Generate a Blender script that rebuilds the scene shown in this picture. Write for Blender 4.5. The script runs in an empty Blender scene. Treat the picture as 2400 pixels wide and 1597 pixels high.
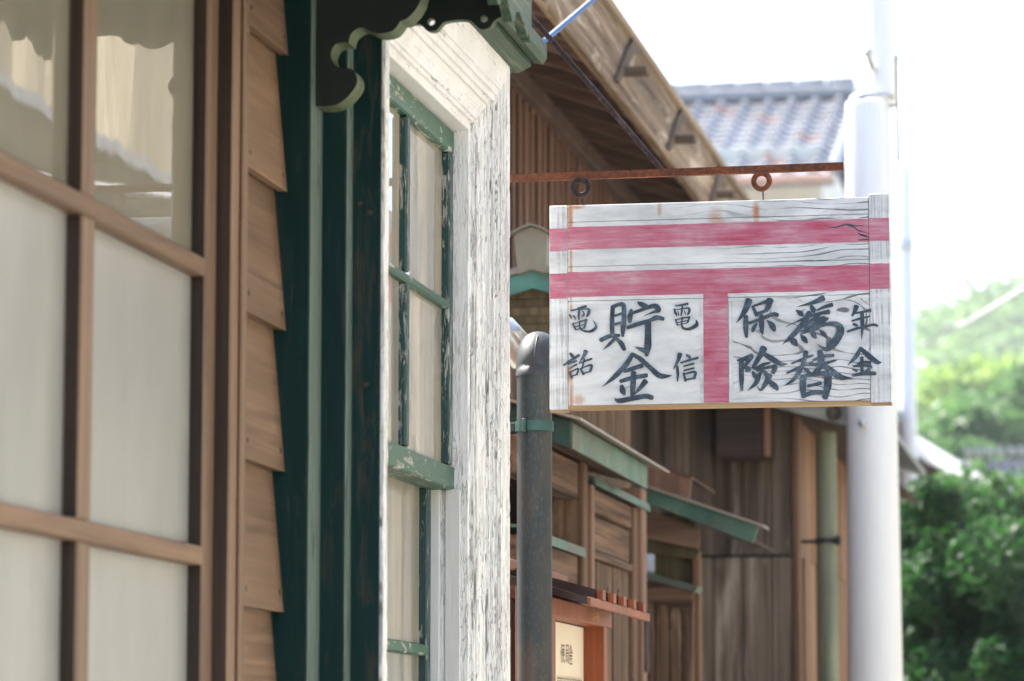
import bpy, bmesh, math, random
import numpy as np
from mathutils import Vector, Matrix, noise
R_ = math.radians
random.seed(7); rng = np.random.default_rng(11)
scene = bpy.context.scene
C = scene.collection

# ------------------------------------------------------------------ camera, sky, sun, exposure
EYE = 1.55
FPX, CX, CY = 7950.0, 1200.0, 798.5
PITCH = math.atan((1762 - CY) / FPX)
YAW = math.atan((2650 - CX) / FPX * math.cos(PITCH))
cd = bpy.data.cameras.new('camera'); cam = bpy.data.objects.new('camera', cd); C.objects.link(cam)
cam.location = (0, 0, EYE); cam.rotation_euler = (math.pi/2 + PITCH, 0, YAW)
cd.sensor_width = 36; cd.lens = FPX/2400*36; cd.clip_start = 0.1; cd.clip_end = 2000
cd.dof.use_dof = True; cd.dof.focus_distance = 6.68; cd.dof.aperture_fstop = 5.6
scene.camera = cam

SUN_EL, SUN_AZ = 52.0, 308.0      # azimuth clockwise from +Y (street direction): ahead and to the left
sd = Vector((math.sin(R_(SUN_AZ))*math.cos(R_(SUN_EL)), math.cos(R_(SUN_AZ))*math.cos(R_(SUN_EL)), math.sin(R_(SUN_EL))))
w = bpy.data.worlds.new('World'); scene.world = w; w.use_nodes = True
wn = w.node_tree; bg = wn.nodes['Background']
sky = wn.nodes.new('ShaderNodeTexSky'); sky.sky_type = 'NISHITA'; sky.sun_disc = False
sky.sun_elevation = R_(SUN_EL); sky.sun_rotation = R_(SUN_AZ); sky.air_density = 1.0; sky.dust_density = 2.6; sky.ozone_density = 1.0
wn.links.new(sky.outputs[0], bg.inputs[0]); bg.inputs[1].default_value = 0.15
ld = bpy.data.lights.new('sun', 'SUN'); ld.energy = 4.5; ld.angle = R_(0.53); ld.color = (1, .95, .86)
lo = bpy.data.objects.new('sun', ld); C.objects.link(lo); lo.rotation_euler = (-sd).to_track_quat('-Z', 'Y').to_euler(); lo.location = (0, 0, 30)
vs = scene.view_settings; vs.view_transform = 'Standard'; vs.look = 'None'; vs.gamma = 1; vs.use_curve_mapping = False; vs.exposure = 2.08
scene.cycles.use_denoising = True
scene.cycles.max_bounces = 10; scene.cycles.diffuse_bounces = 5

# ------------------------------------------------------------------ survey helper: a sight line of the photograph met with a wall plane
Fv = Vector((-math.sin(YAW)*math.cos(PITCH), math.cos(YAW)*math.cos(PITCH), math.sin(PITCH)))
Rv = Vector((math.cos(YAW), math.sin(YAW), 0)); Uv = Rv.cross(Fv)
def ray(u, v): return Rv*((u-CX)/FPX) + Uv*((CY-v)/FPX) + Fv
def onY(u, v, Y): d = ray(u, v); return d*(Y/d.y) + Vector((0, 0, EYE))
def onX(u, v, X): d = ray(u, v); return d*(X/d.x) + Vector((0, 0, EYE))

# ------------------------------------------------------------------ materials
class NT:
    def __init__(s, name, rough=.6, spec=.5):
        s.m = bpy.data.materials.new(name); s.m.use_nodes = True; s.t = s.m.node_tree; s.b = s.t.nodes['Principled BSDF']
        s.b.inputs['Roughness'].default_value = rough; s.b.inputs['Specular IOR Level'].default_value = spec
    def n(s, typ, ins=None, **props):
        x = s.t.nodes.new('ShaderNode'+typ)
        for k, v in props.items(): setattr(x, k, v)
        for k, v in (ins or {}).items():
            sock = x.inputs[k]
            if isinstance(v, bpy.types.NodeSocket): s.t.links.new(v, sock)
            else: sock.default_value = v
        return x
    def coord(s, scale, rand=True, src='Object'):
        tc = s.n('TexCoord').outputs[src]
        if rand:
            oi = s.n('ObjectInfo').outputs['Random']
            off = s.n('VectorMath', {0: (37.1, 21.7, 53.3), 'Scale': oi}, operation='SCALE').outputs[0]
            tc = s.n('VectorMath', {0: tc, 1: off}, operation='ADD').outputs[0]
        return s.n('VectorMath', {0: tc, 1: scale}, operation='MULTIPLY').outputs[0]
    def noise(s, vec, scale=1, detail=5, rough=.6, dist=0):
        return s.n('TexNoise', {'Vector': vec, 'Scale': scale, 'Detail': detail, 'Roughness': rough, 'Distortion': dist}).outputs[0]
    def ramp(s, fac, stops, mode='LINEAR'):
        r = s.n('ValToRGB', {0: fac}); cr = r.color_ramp; cr.interpolation = mode
        while len(cr.elements) < len(stops): cr.elements.new(.5)
        for e, (p, c) in zip(cr.elements, stops):
            e.position = p; e.color = (c, c, c, 1) if isinstance(c, (int, float)) else (*c, 1)
        return r.outputs[0]
    def mix(s, fac, a, b, mode='MIX'):
        x = s.n('Mix', data_type='RGBA', blend_type=mode)
        for i, v in ((0, fac), (6, a), (7, b)):
            if isinstance(v, bpy.types.NodeSocket): s.t.links.new(v, x.inputs[i])
            else: x.inputs[i].default_value = v if i == 0 else (*v, 1) if len(v) == 3 else v
        return x.outputs[2]
    def math(s, op, a, b=0.0): return s.n('Math', {0: a, 1: b}, operation=op).outputs[0]
    def randval(s, lo, hi):
        oi = s.n('ObjectInfo').outputs['Random']
        return s.n('MapRange', {0: oi, 3: lo, 4: hi}).outputs[0]
    def col(s, c): s.t.links.new(c, s.b.inputs['Base Color']); return s
    def rough(s, c): s.t.links.new(c, s.b.inputs['Roughness']); return s
    def bump(s, h, strength=.4, dist=.003):
        x = s.n('Bump', {'Height': h, 'Strength': strength, 'Distance': dist}); s.t.links.new(x.outputs[0], s.b.inputs['Normal']); return s

AX = {'X': 0, 'Y': 1, 'Z': 2}
def stretch(axis, along, across):
    v = [across]*3; v[AX[axis]] = along; return tuple(v)
def wood(name, c1, c2, axis='Z', fs=1., rough=.65, spec=.35, bump=.35, var=.18, streak=None, knots=False, contrast=.35):
    m = NT(name, rough, spec)
    a = m.noise(m.coord(stretch(axis, 1.6*fs, 42*fs)), 1, 6, .62, .6)
    b = m.noise(m.coord(stretch(axis, .8*fs, 5*fs)), 1, 4, .6, .4)
    c = m.ramp(a, [(.36, c1), (.64, c2)])
    ln = m.noise(m.coord(stretch(axis, 1.1*fs, 95*fs)), 1, 3, .6, .3)
    c = m.mix(contrast, c, m.ramp(ln, [(.36, .25), (.50, 1.0)]), 'MULTIPLY')
    c = m.mix(.55, c, m.ramp(b, [(.36, .42), (.64, 1.0)]), 'MULTIPLY')
    if streak:
        st = m.noise(m.coord(stretch(axis, 2.2*fs, 16*fs)), 1, 5, .7, 1.0)
        c = m.mix(m.ramp(st, [(.55, 0), (.68, .8)]), c, streak)
    if knots:
        vo = m.n('TexVoronoi', {'Vector': m.coord(stretch(axis, 2.2, 5.5)), 'Scale': 1.0}).outputs['Distance']
        c = m.mix(m.ramp(vo, [(.03, .85), (.13, 0)]), c, tuple(x*.35 for x in c1))
    hv = m.n('HueSaturation', {'Value': m.randval(1-var, 1+var), 'Color': c}).outputs[0]
    m.col(hv); m.bump(a, bump, .004); return m.m
def paint(name, col, under, axis='Z', lo=.58, hi=.66, rough=.42, spec=.5, along=6, across=38, bump=.5, var=.1, dirt=.25):
    m = NT(name, rough, spec)
    a = m.noise(m.coord(stretch(axis, along, across)), 1, 6, .68, .8)
    g = m.noise(m.coord(stretch(axis, 1.2, 7)), 1, 4, .6)
    msk = m.ramp(m.math('ADD', m.math('MULTIPLY', a, .75), m.math('MULTIPLY', g, .25)), [(lo, 0), (hi, 1)])
    fine = m.noise(m.coord(stretch(axis, 8, 120)), 1, 3)
    c = m.mix(msk, col, under)
    c = m.mix(dirt, c, m.ramp(fine, [(.3, .5), (.7, 1.0)]), 'MULTIPLY')
    c = m.mix(dirt, c, m.ramp(g, [(.3, .55), (.7, 1.0)]), 'MULTIPLY')
    c = m.n('HueSaturation', {'Value': m.randval(1-var, 1+var), 'Color': c}).outputs[0]
    m.col(c); m.rough(m.ramp(msk, [(0, rough), (1, .85)]))
    m.bump(m.math('SUBTRACT', fine, m.math('MULTIPLY', msk, 1.2)), bump, .0012); return m.m
def plain(name, col, rough=.7, spec=.4, metallic=0, nscale=30, amt=.25, bump=.1, col2=None):
    m = NT(name, rough, spec); m.b.inputs['Metallic'].default_value = metallic
    a = m.noise(m.coord((1, 1, 1)), nscale, 6, .6)
    c2 = col2 or tuple(x*(1-amt) for x in col)
    m.col(m.ramp(a, [(.3, c2), (.7, col)])); m.bump(a, bump, .003); return m.m
def patina(name, g1, g2, brown, axis='Y', rough=.5, metallic=.2):
    m = NT(name, rough, .5); m.b.inputs['Metallic'].default_value = metallic
    a = m.noise(m.coord((6, 6, 6)), 1, 5, .6, .5); b = m.noise(m.coord((3, 3, 9)), 1, 4, .65, .6)
    f = m.noise(m.coord((160, 160, 60)), 1, 3, .7)
    c = m.mix(m.ramp(a, [(.35, 0), (.65, 1)]), g1, g2)
    c = m.mix(m.ramp(b, [(.47, 0), (.64, .85)]), c, brown)
    c = m.mix(.35, c, m.ramp(f, [(.3, .5), (.7, 1)]), 'MULTIPLY')
    m.col(c); m.bump(f, .15, .001); return m.m

M = {}
M['brown'] = wood('brown_stained_board', (.180, .108, .064), (.295, .183, .113), 'Y', rough=.55, spec=.45, bump=.25, contrast=.12)
M['brown_v'] = wood('brown_stained_upright', (.165, .099, .060), (.270, .170, .107), 'Z', rough=.5, spec=.5, bump=.2, contrast=.12)
M['brown_shade'] = wood('shade_painted_brown_stain', (.036, .022, .015), (.062, .039, .027), 'Z', rough=.5, spec=.3, bump=.1)  # darkened copy of the upright stain: shade of the unlit reveals painted in
M['green'] = paint('dark_green_paint', (.0018, .027, .0255), (.055, .048, .036), 'Z', lo=.55, hi=.66, rough=.42, spec=.22, dirt=.5)
M['green_edge'] = paint('chalky_pale_green_edge', (.17, .235, .20), (.035, .075, .065), 'Z', lo=.50, hi=.62, rough=.5, dirt=.5, across=60)
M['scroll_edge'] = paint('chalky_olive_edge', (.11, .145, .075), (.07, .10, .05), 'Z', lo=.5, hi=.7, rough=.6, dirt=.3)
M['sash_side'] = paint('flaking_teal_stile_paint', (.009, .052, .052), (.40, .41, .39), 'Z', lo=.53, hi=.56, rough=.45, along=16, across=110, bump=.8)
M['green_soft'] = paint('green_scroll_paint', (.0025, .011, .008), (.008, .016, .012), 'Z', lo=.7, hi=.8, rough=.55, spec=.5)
M['sash'] = paint('flaking_green_sash_paint', (.030, .115, .082), (.50, .50, .45), 'Z', lo=.515, hi=.56, rough=.45, along=7, across=60, bump=.8)
M['sash_h'] = paint('flaking_green_rail_paint', (.035, .115, .072), (.52, .52, .46), 'Y', lo=.54, hi=.575, rough=.45, along=14, across=60, bump=.8)
M['cornice'] = paint('weathered_green_cornice', (.040, .082, .045), (.23, .25, .19), 'Y', lo=.52, hi=.64, rough=.55, along=3, across=70, bump=.9)
M['jambwhite'] = paint('white_jamb_paint', (.74, .74, .72), (.42, .40, .37), 'Z', lo=.64, hi=.70, rough=.4, along=4, across=40, bump=.5, var=.02, dirt=.2)
M['concrete'] = plain('pale_street_concrete', (.43, .395, .325), .85, .3, nscale=3, amt=.25)
M['plaster'] = plain('pale_plaster', (.60, .595, .545), .9, .2, nscale=5, amt=.15)
M['darkvoid'] = plain('dark_interior', (.03, .022, .015), .9, .1)
M['copper'] = patina('green_copper', (.035, .115, .088), (.115, .205, .150), (.115, .075, .055))
M['copper_dark'] = patina('dark_green_copper', (.012, .06, .058), (.03, .10, .085), (.03, .04, .035))
M['copper_top'] = plain('copper_sheet_top', (.36, .30, .25), .45, .5, metallic=.3, nscale=12)
M['turq'] = patina('turquoise_copper', (.055, .20, .165), (.11, .28, .23), (.09, .10, .075), metallic=.05)
M['pipe'] = None
M['gatewood'] = wood('weathered_gate_board', (.060, .034, .021), (.235, .143, .088), 'Z', fs=.7, rough=.8, spec=.2, bump=.6, streak=(.31, .215, .15), contrast=.6)
M['gatewood_h'] = wood('weathered_gate_rail', (.085, .048, .030), (.26, .155, .10), 'Y', fs=.6, rough=.8, spec=.2, bump=.6, contrast=.6)
M['gatewood_x'] = wood('weathered_cross_rail', (.085, .048, .030), (.24, .145, .094), 'X', fs=.6, rough=.8, spec=.2, bump=.6, contrast=.5)
M['olive'] = wood('olive_stained_board', (.075, .055, .022), (.155, .115, .055), 'Z', rough=.75)
M['kiosk'] = wood('orange_brown_varnish', (.24, .052, .014), (.34, .088, .027), 'Z', rough=.45, spec=.4, bump=.1, var=.06, contrast=.15)
M['kiosk_dark'] = wood('dark_brown_varnish', (.022, .007, .005), (.045, .014, .010), 'X', rough=.35, spec=.5, bump=.1, var=.06)
M['darkplank'] = wood('dark_weathered_plank', (.10, .072, .050), (.31, .235, .17), 'Z', fs=.42, rough=.8, spec=.2, bump=.5, streak=(.48, .40, .32), knots=True, contrast=.5)
M['orangeplank'] = wood('warm_cedar_plank', (.17, .082, .040), (.36, .19, .10), 'Z', fs=.4, contrast=.5, rough=.7)
M['tanboard'] = wood('tan_eave_board', (.135, .088, .056), (.40, .29, .195), 'Y', fs=.8, spec=.15, rough=.8, var=.05, streak=(.60, .50, .38))
M['tanlight'] = wood('bleached_drip_strip', (.36, .28, .20), (.50, .40, .30), 'Y', fs=.35, spec=.1, rough=.85, var=.03)
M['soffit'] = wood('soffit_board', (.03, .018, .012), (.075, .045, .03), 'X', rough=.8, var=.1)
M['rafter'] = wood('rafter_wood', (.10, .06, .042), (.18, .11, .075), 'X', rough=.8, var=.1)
M['wall2'] = wood('reddish_brown_boarding', (.20, .108, .068), (.30, .17, .112), 'Z', rough=.65, var=.1)
M['greyboard'] = wood('grey_green_eave_board', (.22, .215, .175), (.34, .335, .28), 'X', fs=.5, rough=.8, var=.05)
M['iron'] = plain('black_iron', (.05, .045, .05), .6, .5, nscale=60, amt=.5)
M['glassdark'] = plain('dark_window', (.02, .02, .02), .1, .6)
M['cloth'] = plain('white_polyethylene', (.78, .79, .80), .6, .4)
M['polewhite'] = paint('off_white_pole_paint', (.80, .795, .765), (.64, .61, .55), 'Z', lo=.56, hi=.75, rough=.5, spec=.4, along=1.2, across=14, bump=.15, var=.02, dirt=.10)
M['polegrey'] = plain('pale_grey_pole', (.70, .72, .75), .55, .4, nscale=4, amt=.08)
M['steel'] = plain('galvanised_steel', (.55, .56, .56), .3, .6, metallic=.8, nscale=20)
M['tile'] = plain('grey_glazed_tile', (.18, .195, .225), .34, .8, nscale=5, amt=.3, col2=(.12, .12, .13))
M['tilered'] = plain('brown_glazed_tile', (.25, .14, .11), .35, .6, nscale=5)
M['blue'] = plain('blue_sheath', (.09, .22, .55), .4, .5)
M['cable'] = plain('grey_cable', (.45, .45, .46), .6, .3)
M['paper'] = plain('cream_notice_paper', (.82, .73, .58), .7, .3, nscale=4, amt=.05, bump=0)
M['printink'] = plain('brown_print', (.12, .07, .03), .8, .2, amt=.2, bump=0)
M['spider'] = plain('straw_chitin', (.62, .42, .15), .5, .5)
M['hanger'] = plain('rusty_brown_strap', (.135, .10, .072), .8, .2, nscale=20)
M['bark'] = wood('bark', (.05, .035, .025), (.14, .10, .075), 'Z', fs=.6, rough=.9)

def mk_pipe():
    m = NT('aged_grey_copper_pipe', .5, .4); m.b.inputs['Metallic'].default_value = .15
    a = m.noise(m.coord((7, 7, 3), False), 1, 5, .6, .4); f = m.noise(m.coord((230, 230, 90), False), 1, 3, .7)
    c = m.ramp(a, [(.3, (.011, .026, .030)), (.52, (.028, .034, .037)), (.74, (.075, .053, .041))])
    c = m.mix(m.ramp(f, [(.55, 0), (.75, .45)]), c, (.13, .16, .16))
    m.col(c); m.bump(f, .12, .001); return m.m
M['pipe'] = mk_pipe()
def mk_rust(name, c1, c2, c3):
    m = NT(name, .8, .35); a = m.noise(m.coord((120, 120, 120), False), 1, 6, .7); b = m.noise(m.coord((9, 9, 9), False), 1, 4, .6)
    f = m.math('ADD', m.math('MULTIPLY', a, .6), m.math('MULTIPLY', b, .4))
    m.col(m.ramp(f, [(.36, c1), (.5, c2), (.64, c3)])); m.bump(a, .8, .002); return m.m
M['rust'] = mk_rust('orange_brown_rust', (.045, .020, .013), (.13, .045, .022), (.29, .085, .028))
M['rustdark'] = mk_rust('dark_pitted_iron', (.014, .009, .010), (.034, .021, .021), (.12, .085, .08))

def mk_glass(name, c1, c2, grey, rough, streak_amt, coat=.015, sc=(9, 34, 2.2)):
    m = NT(name, rough, .5); m.b.inputs['IOR'].default_value = 1.5
    a = m.noise(m.coord(sc), 1, 5, .6, .4); b = m.noise(m.coord((2, 3, 1.6)), 1, 3)
    c = m.mix(m.ramp(b, [(.3, 0), (.7, 1)]), c1, c2)
    c = m.mix(m.math('MULTIPLY', m.ramp(a, [(.42, 0), (.68, 1)]), streak_amt), c, grey)
    sm = m.noise(m.coord((5, 6, 4)), 1, 6, .7, .6)
    c = m.mix(.5, c, m.ramp(sm, [(.32, .72), (.6, 1.0)]), 'MULTIPLY')
    wv = m.n('Bump', {'Height': m.noise(m.coord((3, 7, 3)), 1, 2, .5), 'Strength': .022, 'Distance': .012})
    m.t.links.new(wv.outputs[0], m.b.inputs['Coat Normal'])
    m.col(c); m.b.inputs['Coat Weight'].default_value = 1; m.b.inputs['Coat Roughness'].default_value = coat; return m.m
M['pane'] = mk_glass('papered_window_glass', (.44, .37, .25), (.47, .41, .31), (.17, .175, .17), .5, .85, .03, (4, 9, 1.1))
M['doorpane'] = mk_glass('clear_door_glass_over_blind', (.20, .185, .135), (.25, .235, .18), (.19, .175, .13), .55, .3)
M['frosted'] = mk_glass('frosted_door_glass', (.315, .312, .292), (.37, .366, .345), (.27, .268, .25), .55, .6, .34, (4, 7, .9))

def mk_white_casing():
    m = NT('cracked_white_paint', .5, .45)
    wr = m.n('Attribute', attribute_name='wear').outputs['Fac']
    f = m.noise(m.coord((90, 90, 14), False), 1, 4, .65); g = m.noise(m.coord((14, 14, 3), False), 1, 4, .6)
    c = m.mix(m.ramp(g, [(.35, 0), (.75, .4)]), (.87, .87, .865), (.78, .77, .745))
    c = m.mix(m.ramp(wr, [(.36, 0), (.70, 1)]), c, m.ramp(f, [(.3, (.22, .215, .205)), (.7, (.50, .485, .465))]))
    wob = m.n('TexNoise', {'Vector': m.coord((30, 30, 9), False), 'Scale': 1.0, 'Detail': 3.0}).outputs[1]
    base = m.n('VectorMath', {0: m.coord((240, 240, 11), False), 1: m.n('VectorMath', {0: wob, 'Scale': 5.0}, operation='SCALE').outputs[0]}, operation='ADD').outputs[0]
    ck = m.n('TexVoronoi', {'Vector': base, 'Scale': 1.0}, feature='DISTANCE_TO_EDGE').outputs['Distance']
    dens = m.ramp(g, [(.42, .15), (.66, 1)])
    vert = m.n('Attribute', attribute_name='upright').outputs['Fac']
    cm = m.math('MULTIPLY', m.math('MULTIPLY', m.ramp(ck, [(.012, 1), (.06, 0)]), dens), vert)
    c = m.mix(m.math('MULTIPLY', cm, .8), c, (.20, .195, .19))
    cellc = m.n('TexVoronoi', {'Vector': base, 'Scale': 1.0}).outputs['Color']
    cv = m.n('SeparateColor', {0: cellc}).outputs[0]
    c = m.mix(m.math('MULTIPLY', m.math('MULTIPLY', m.ramp(cv, [(.80, 0), (.85, 1)]), vert), .6), c, (.56, .555, .545))
    rs = m.noise(m.coord((26, 26, 7), False), 1, 3, .5)
    c = m.mix(m.ramp(rs, [(.74, 0), (.80, .8)]), c, (.42, .15, .04))
    m.col(c); m.bump(m.math('ADD', m.math('MULTIPLY', f, .3), m.math('SUBTRACT', m.math('MULTIPLY', cv, vert), m.math('MULTIPLY', cm, 1.5))), .9, .0018); return m.m
M['casing'] = mk_white_casing()

SX0, SX1, SZ0, SZ1, SY = -1.141, -.452, 2.238, 2.653, 6.73       # sign board
def mk_signwhite(name, grainy, axis='X', freq=430., warp=46., lsc=(3.0, 1, 9.0)):
    m = NT(name, .55, .4)
    ob = m.n('TexCoord').outputs['Object']
    sep = m.n('SeparateXYZ', {0: ob})
    low = m.noise(m.n('VectorMath', {0: ob, 1: lsc}, operation='MULTIPLY').outputs[0], 1, 2, .5)
    if axis == 'X':
        ph = m.math('ADD', m.math('MULTIPLY', sep.outputs[2], freq), m.math('MULTIPLY', low, warp))
    else:
        ph = m.math('MULTIPLY', m.noise(m.n('VectorMath', {0: ob, 1: (230, 1, 3)}, operation='MULTIPLY').outputs[0], 1, 3, .6), 14.)
    wv = m.math('SINE', ph)
    fine = m.noise(m.n('VectorMath', {0: ob, 1: (14, 8, 60)}, operation='MULTIPLY').outputs[0], 1, 4, .6)
    line = m.ramp(m.math('ADD', m.math('MULTIPLY', wv, .5), m.math('MULTIPLY', fine, .5)), [(.66, 0), (.73, 1)])
    reg = m.noise(m.n('VectorMath', {0: ob, 1: (5, 1, 11)}, operation='MULTIPLY').outputs[0], 1, 3, .6)
    grad = m.n('MapRange', {0: sep.outputs[0], 1: SX0+.16, 2: SX1-.05, 3: 0, 4: 1}).outputs[0]
    msk = m.ramp(m.math('ADD', m.math('MULTIPLY', reg, .6), m.math('MULTIPLY', grad, grainy)), [(.48, 0), (.72, 1)]) if axis == 'X' else m.ramp(reg, [(.3, .25), (.7, .6)])
    c = m.ramp(m.noise(m.n('VectorMath', {0: ob, 1: (8, 1, 30)}, operation='MULTIPLY').outputs[0], 1, 4, .6), [(.34, (.54, .56, .585)), (.5, (.68, .70, .725)), (.66, (.78, .80, .82))])
    c = m.mix(m.math('MULTIPLY', line, m.math('MULTIPLY', msk, .9)), c, (.10, .10, .105))
    sm = m.ramp(m.noise(m.n('VectorMath', {0: ob, 1: (7, 1, 22)}, operation='MULTIPLY').outputs[0], 1, 5, .7, .5), [(.54, 0), (.74, .6)])
    c = m.mix(m.math('MULTIPLY', sm, m.math('ADD', m.math('MULTIPLY', msk, .85), .15)), c, (.22, .21, .19))
    for (x, z, rx, rz, a) in [(-1.098, 2.643, .008, .07, .8), (-1.097, 2.50, .004, .10, .7), (-1.10, 2.31, .010, .022, .9), (-1.082, 2.255, .016, .018, .55), (-1.097, 2.26, .006, .05, .8),
                              (-.719, 2.628, .010, .030, .85), (-.80, 2.610, .020, .040, .5), (-.915, 2.64, .006, .018, .6), (-.74, 2.606, .12, .006, .5), (-.60, 2.42, .03, .005, .0), (-1.085, 2.65, .02, .008, .7), (-1.097, 2.585, .004, .06, .6), (-.52, 2.655, .02, .006, .5), (-.60, 2.595, .05, .004, .4), (-.50, 2.425, .012, .006, .5)]:
        d = m.n('VectorMath', {0: ob, 1: (x, 0, z)}, operation='SUBTRACT').outputs[0]
        d = m.n('VectorMath', {0: d, 1: (1/rx, 0, 1/rz)}, operation='MULTIPLY').outputs[0]
        L = m.n('VectorMath', {0: d}, operation='LENGTH').outputs[1]
        wob = m.math('ADD', L, m.math('MULTIPLY', m.math('SUBTRACT', fine, .5), 1.1))
        c = m.mix(m.math('MULTIPLY', m.ramp(wob, [(.30, 1), (1.25, 0)]), a), c, (.42, .155, .03))
    m.col(c); m.bump(m.math('SUBTRACT', fine, m.math('MULTIPLY', m.math('MULTIPLY', line, msk), 1.5)), .5, .0012); return m.m
M['signwhite'] = mk_signwhite('white_sign_plank_paint', .55)
M['signpanel'] = mk_signwhite('white_sign_panel_paint', .60, 'X', 330., 150., (2.6, 1, 5.5))
M['signbatten'] = mk_signwhite('white_sign_batten_paint', .3, 'Z')
def mk_stripe():
    m = NT('faded_red_paint', .5, .4)
    ob = m.n('TexCoord').outputs['Object']
    a = m.noise(m.n('VectorMath', {0: ob, 1: (11, 1, 150)}, operation='MULTIPLY').outputs[0], 1, 5, .65, .4)
    b = m.noise(m.n('VectorMath', {0: ob, 1: (9, 1, 20)}, operation='MULTIPLY').outputs[0], 1, 4, .6, .5)
    f = m.math('ADD', m.math('MULTIPLY', a, .5), m.math('MULTIPLY', b, .5))
    c = m.ramp(f, [(.34, (.42, .045, .085)), (.43, (.46, .105, .175)), (.53, (.50, .18, .255)), (.64, (.56, .34, .40)), (.74, (.64, .56, .58))])
    m.col(c); m.bump(a, .3, .001); return m.m
M['stripe'] = mk_stripe()
def mk_ink():
    m = NT('brushed_slate_ink', .55, .4)
    ob = m.n('TexCoord').outputs['Object']
    a = m.noise(m.n('VectorMath', {0: ob, 1: (210, 1, 210)}, operation='MULTIPLY').outputs[0], 1, 4, .75)
    b = m.noise(m.n('VectorMath', {0: ob, 1: (42, 1, 42)}, operation='MULTIPLY').outputs[0], 1, 3, .6)
    f = m.math('ADD', m.math('MULTIPLY', a, .45), m.math('MULTIPLY', b, .55))
    m.col(m.ramp(f, [(.36, (.020, .033, .052)), (.50, (.045, .070, .103)), (.60, (.10, .14, .185)), (.70, (.30, .35, .40))])); return m.m
M['ink'] = mk_ink()
M['tanedge'] = wood('bare_tan_edge', (.42, .27, .14), (.58, .40, .23), 'X', rough=.7, var=.05)
def mk_leaf(name, c1, c2, rough=.4, trans=.35, var=.4):
    m = NT(name, rough, .2)
    at = m.n('Attribute', attribute_name='tone').outputs['Fac']
    c = m.mix(at, c1, c2); m.col(c)
    tr = m.n('BsdfTranslucent', {0: m.mix(.5, c, tuple(min(1, x*1.8) for x in c2))}).outputs[0]
    ms = m.n('MixShader', {0: trans, 1: m.b.outputs[0], 2: tr}).outputs[0]
    m.t.links.new(ms, m.t.nodes['Material Output'].inputs[0]); return m.m
M['leaf_dark'] = mk_leaf('glossy_dark_leaf', (.006, .026, .010), (.034, .105, .024), .55, .3)
M['leaf_mid'] = mk_leaf('mid_green_leaf', (.03, .085, .03), (.09, .19, .05), .5, .35)
M['leaf_far'] = mk_leaf('pale_green_leaf', (.03, .08, .03), (.15, .25, .07), .6, .4)
M['fern'] = mk_leaf('yellow_green_leaf', (.10, .19, .04), (.22, .33, .07), .5, .4)
M['soil'] = plain('leafy_soil', (.07, .09, .04), .95, .1, nscale=.4)


M['elbow'] = plain('brushed_grey_elbow', (.045, .052, .058), .55, .3, metallic=.05, nscale=8, amt=.4)
M['capgrey'] = plain('grey_olive_sheet_cap', (.26, .235, .17), .5, .4, nscale=14, amt=.25)
M['palepipe'] = wood('pale_green_pipe_patina', (.16, .18, .12), (.30, .31, .20), 'Z', rough=.5, var=.02)
M['gutterpink'] = plain('faded_pink_gutter', (.45, .30, .25), .6, .4)
M['tilelight'] = plain('pale_tile_end', (.36, .36, .37), .3, .6)
M['tin'] = plain('pale_tin_sheet', (.66, .63, .57), .45, .5, nscale=5, amt=.12)
M['sunplank'] = wood('bleached_plank', (.29, .245, .175), (.52, .455, .335), 'Z', fs=.3, rough=.8, var=.4)

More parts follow.
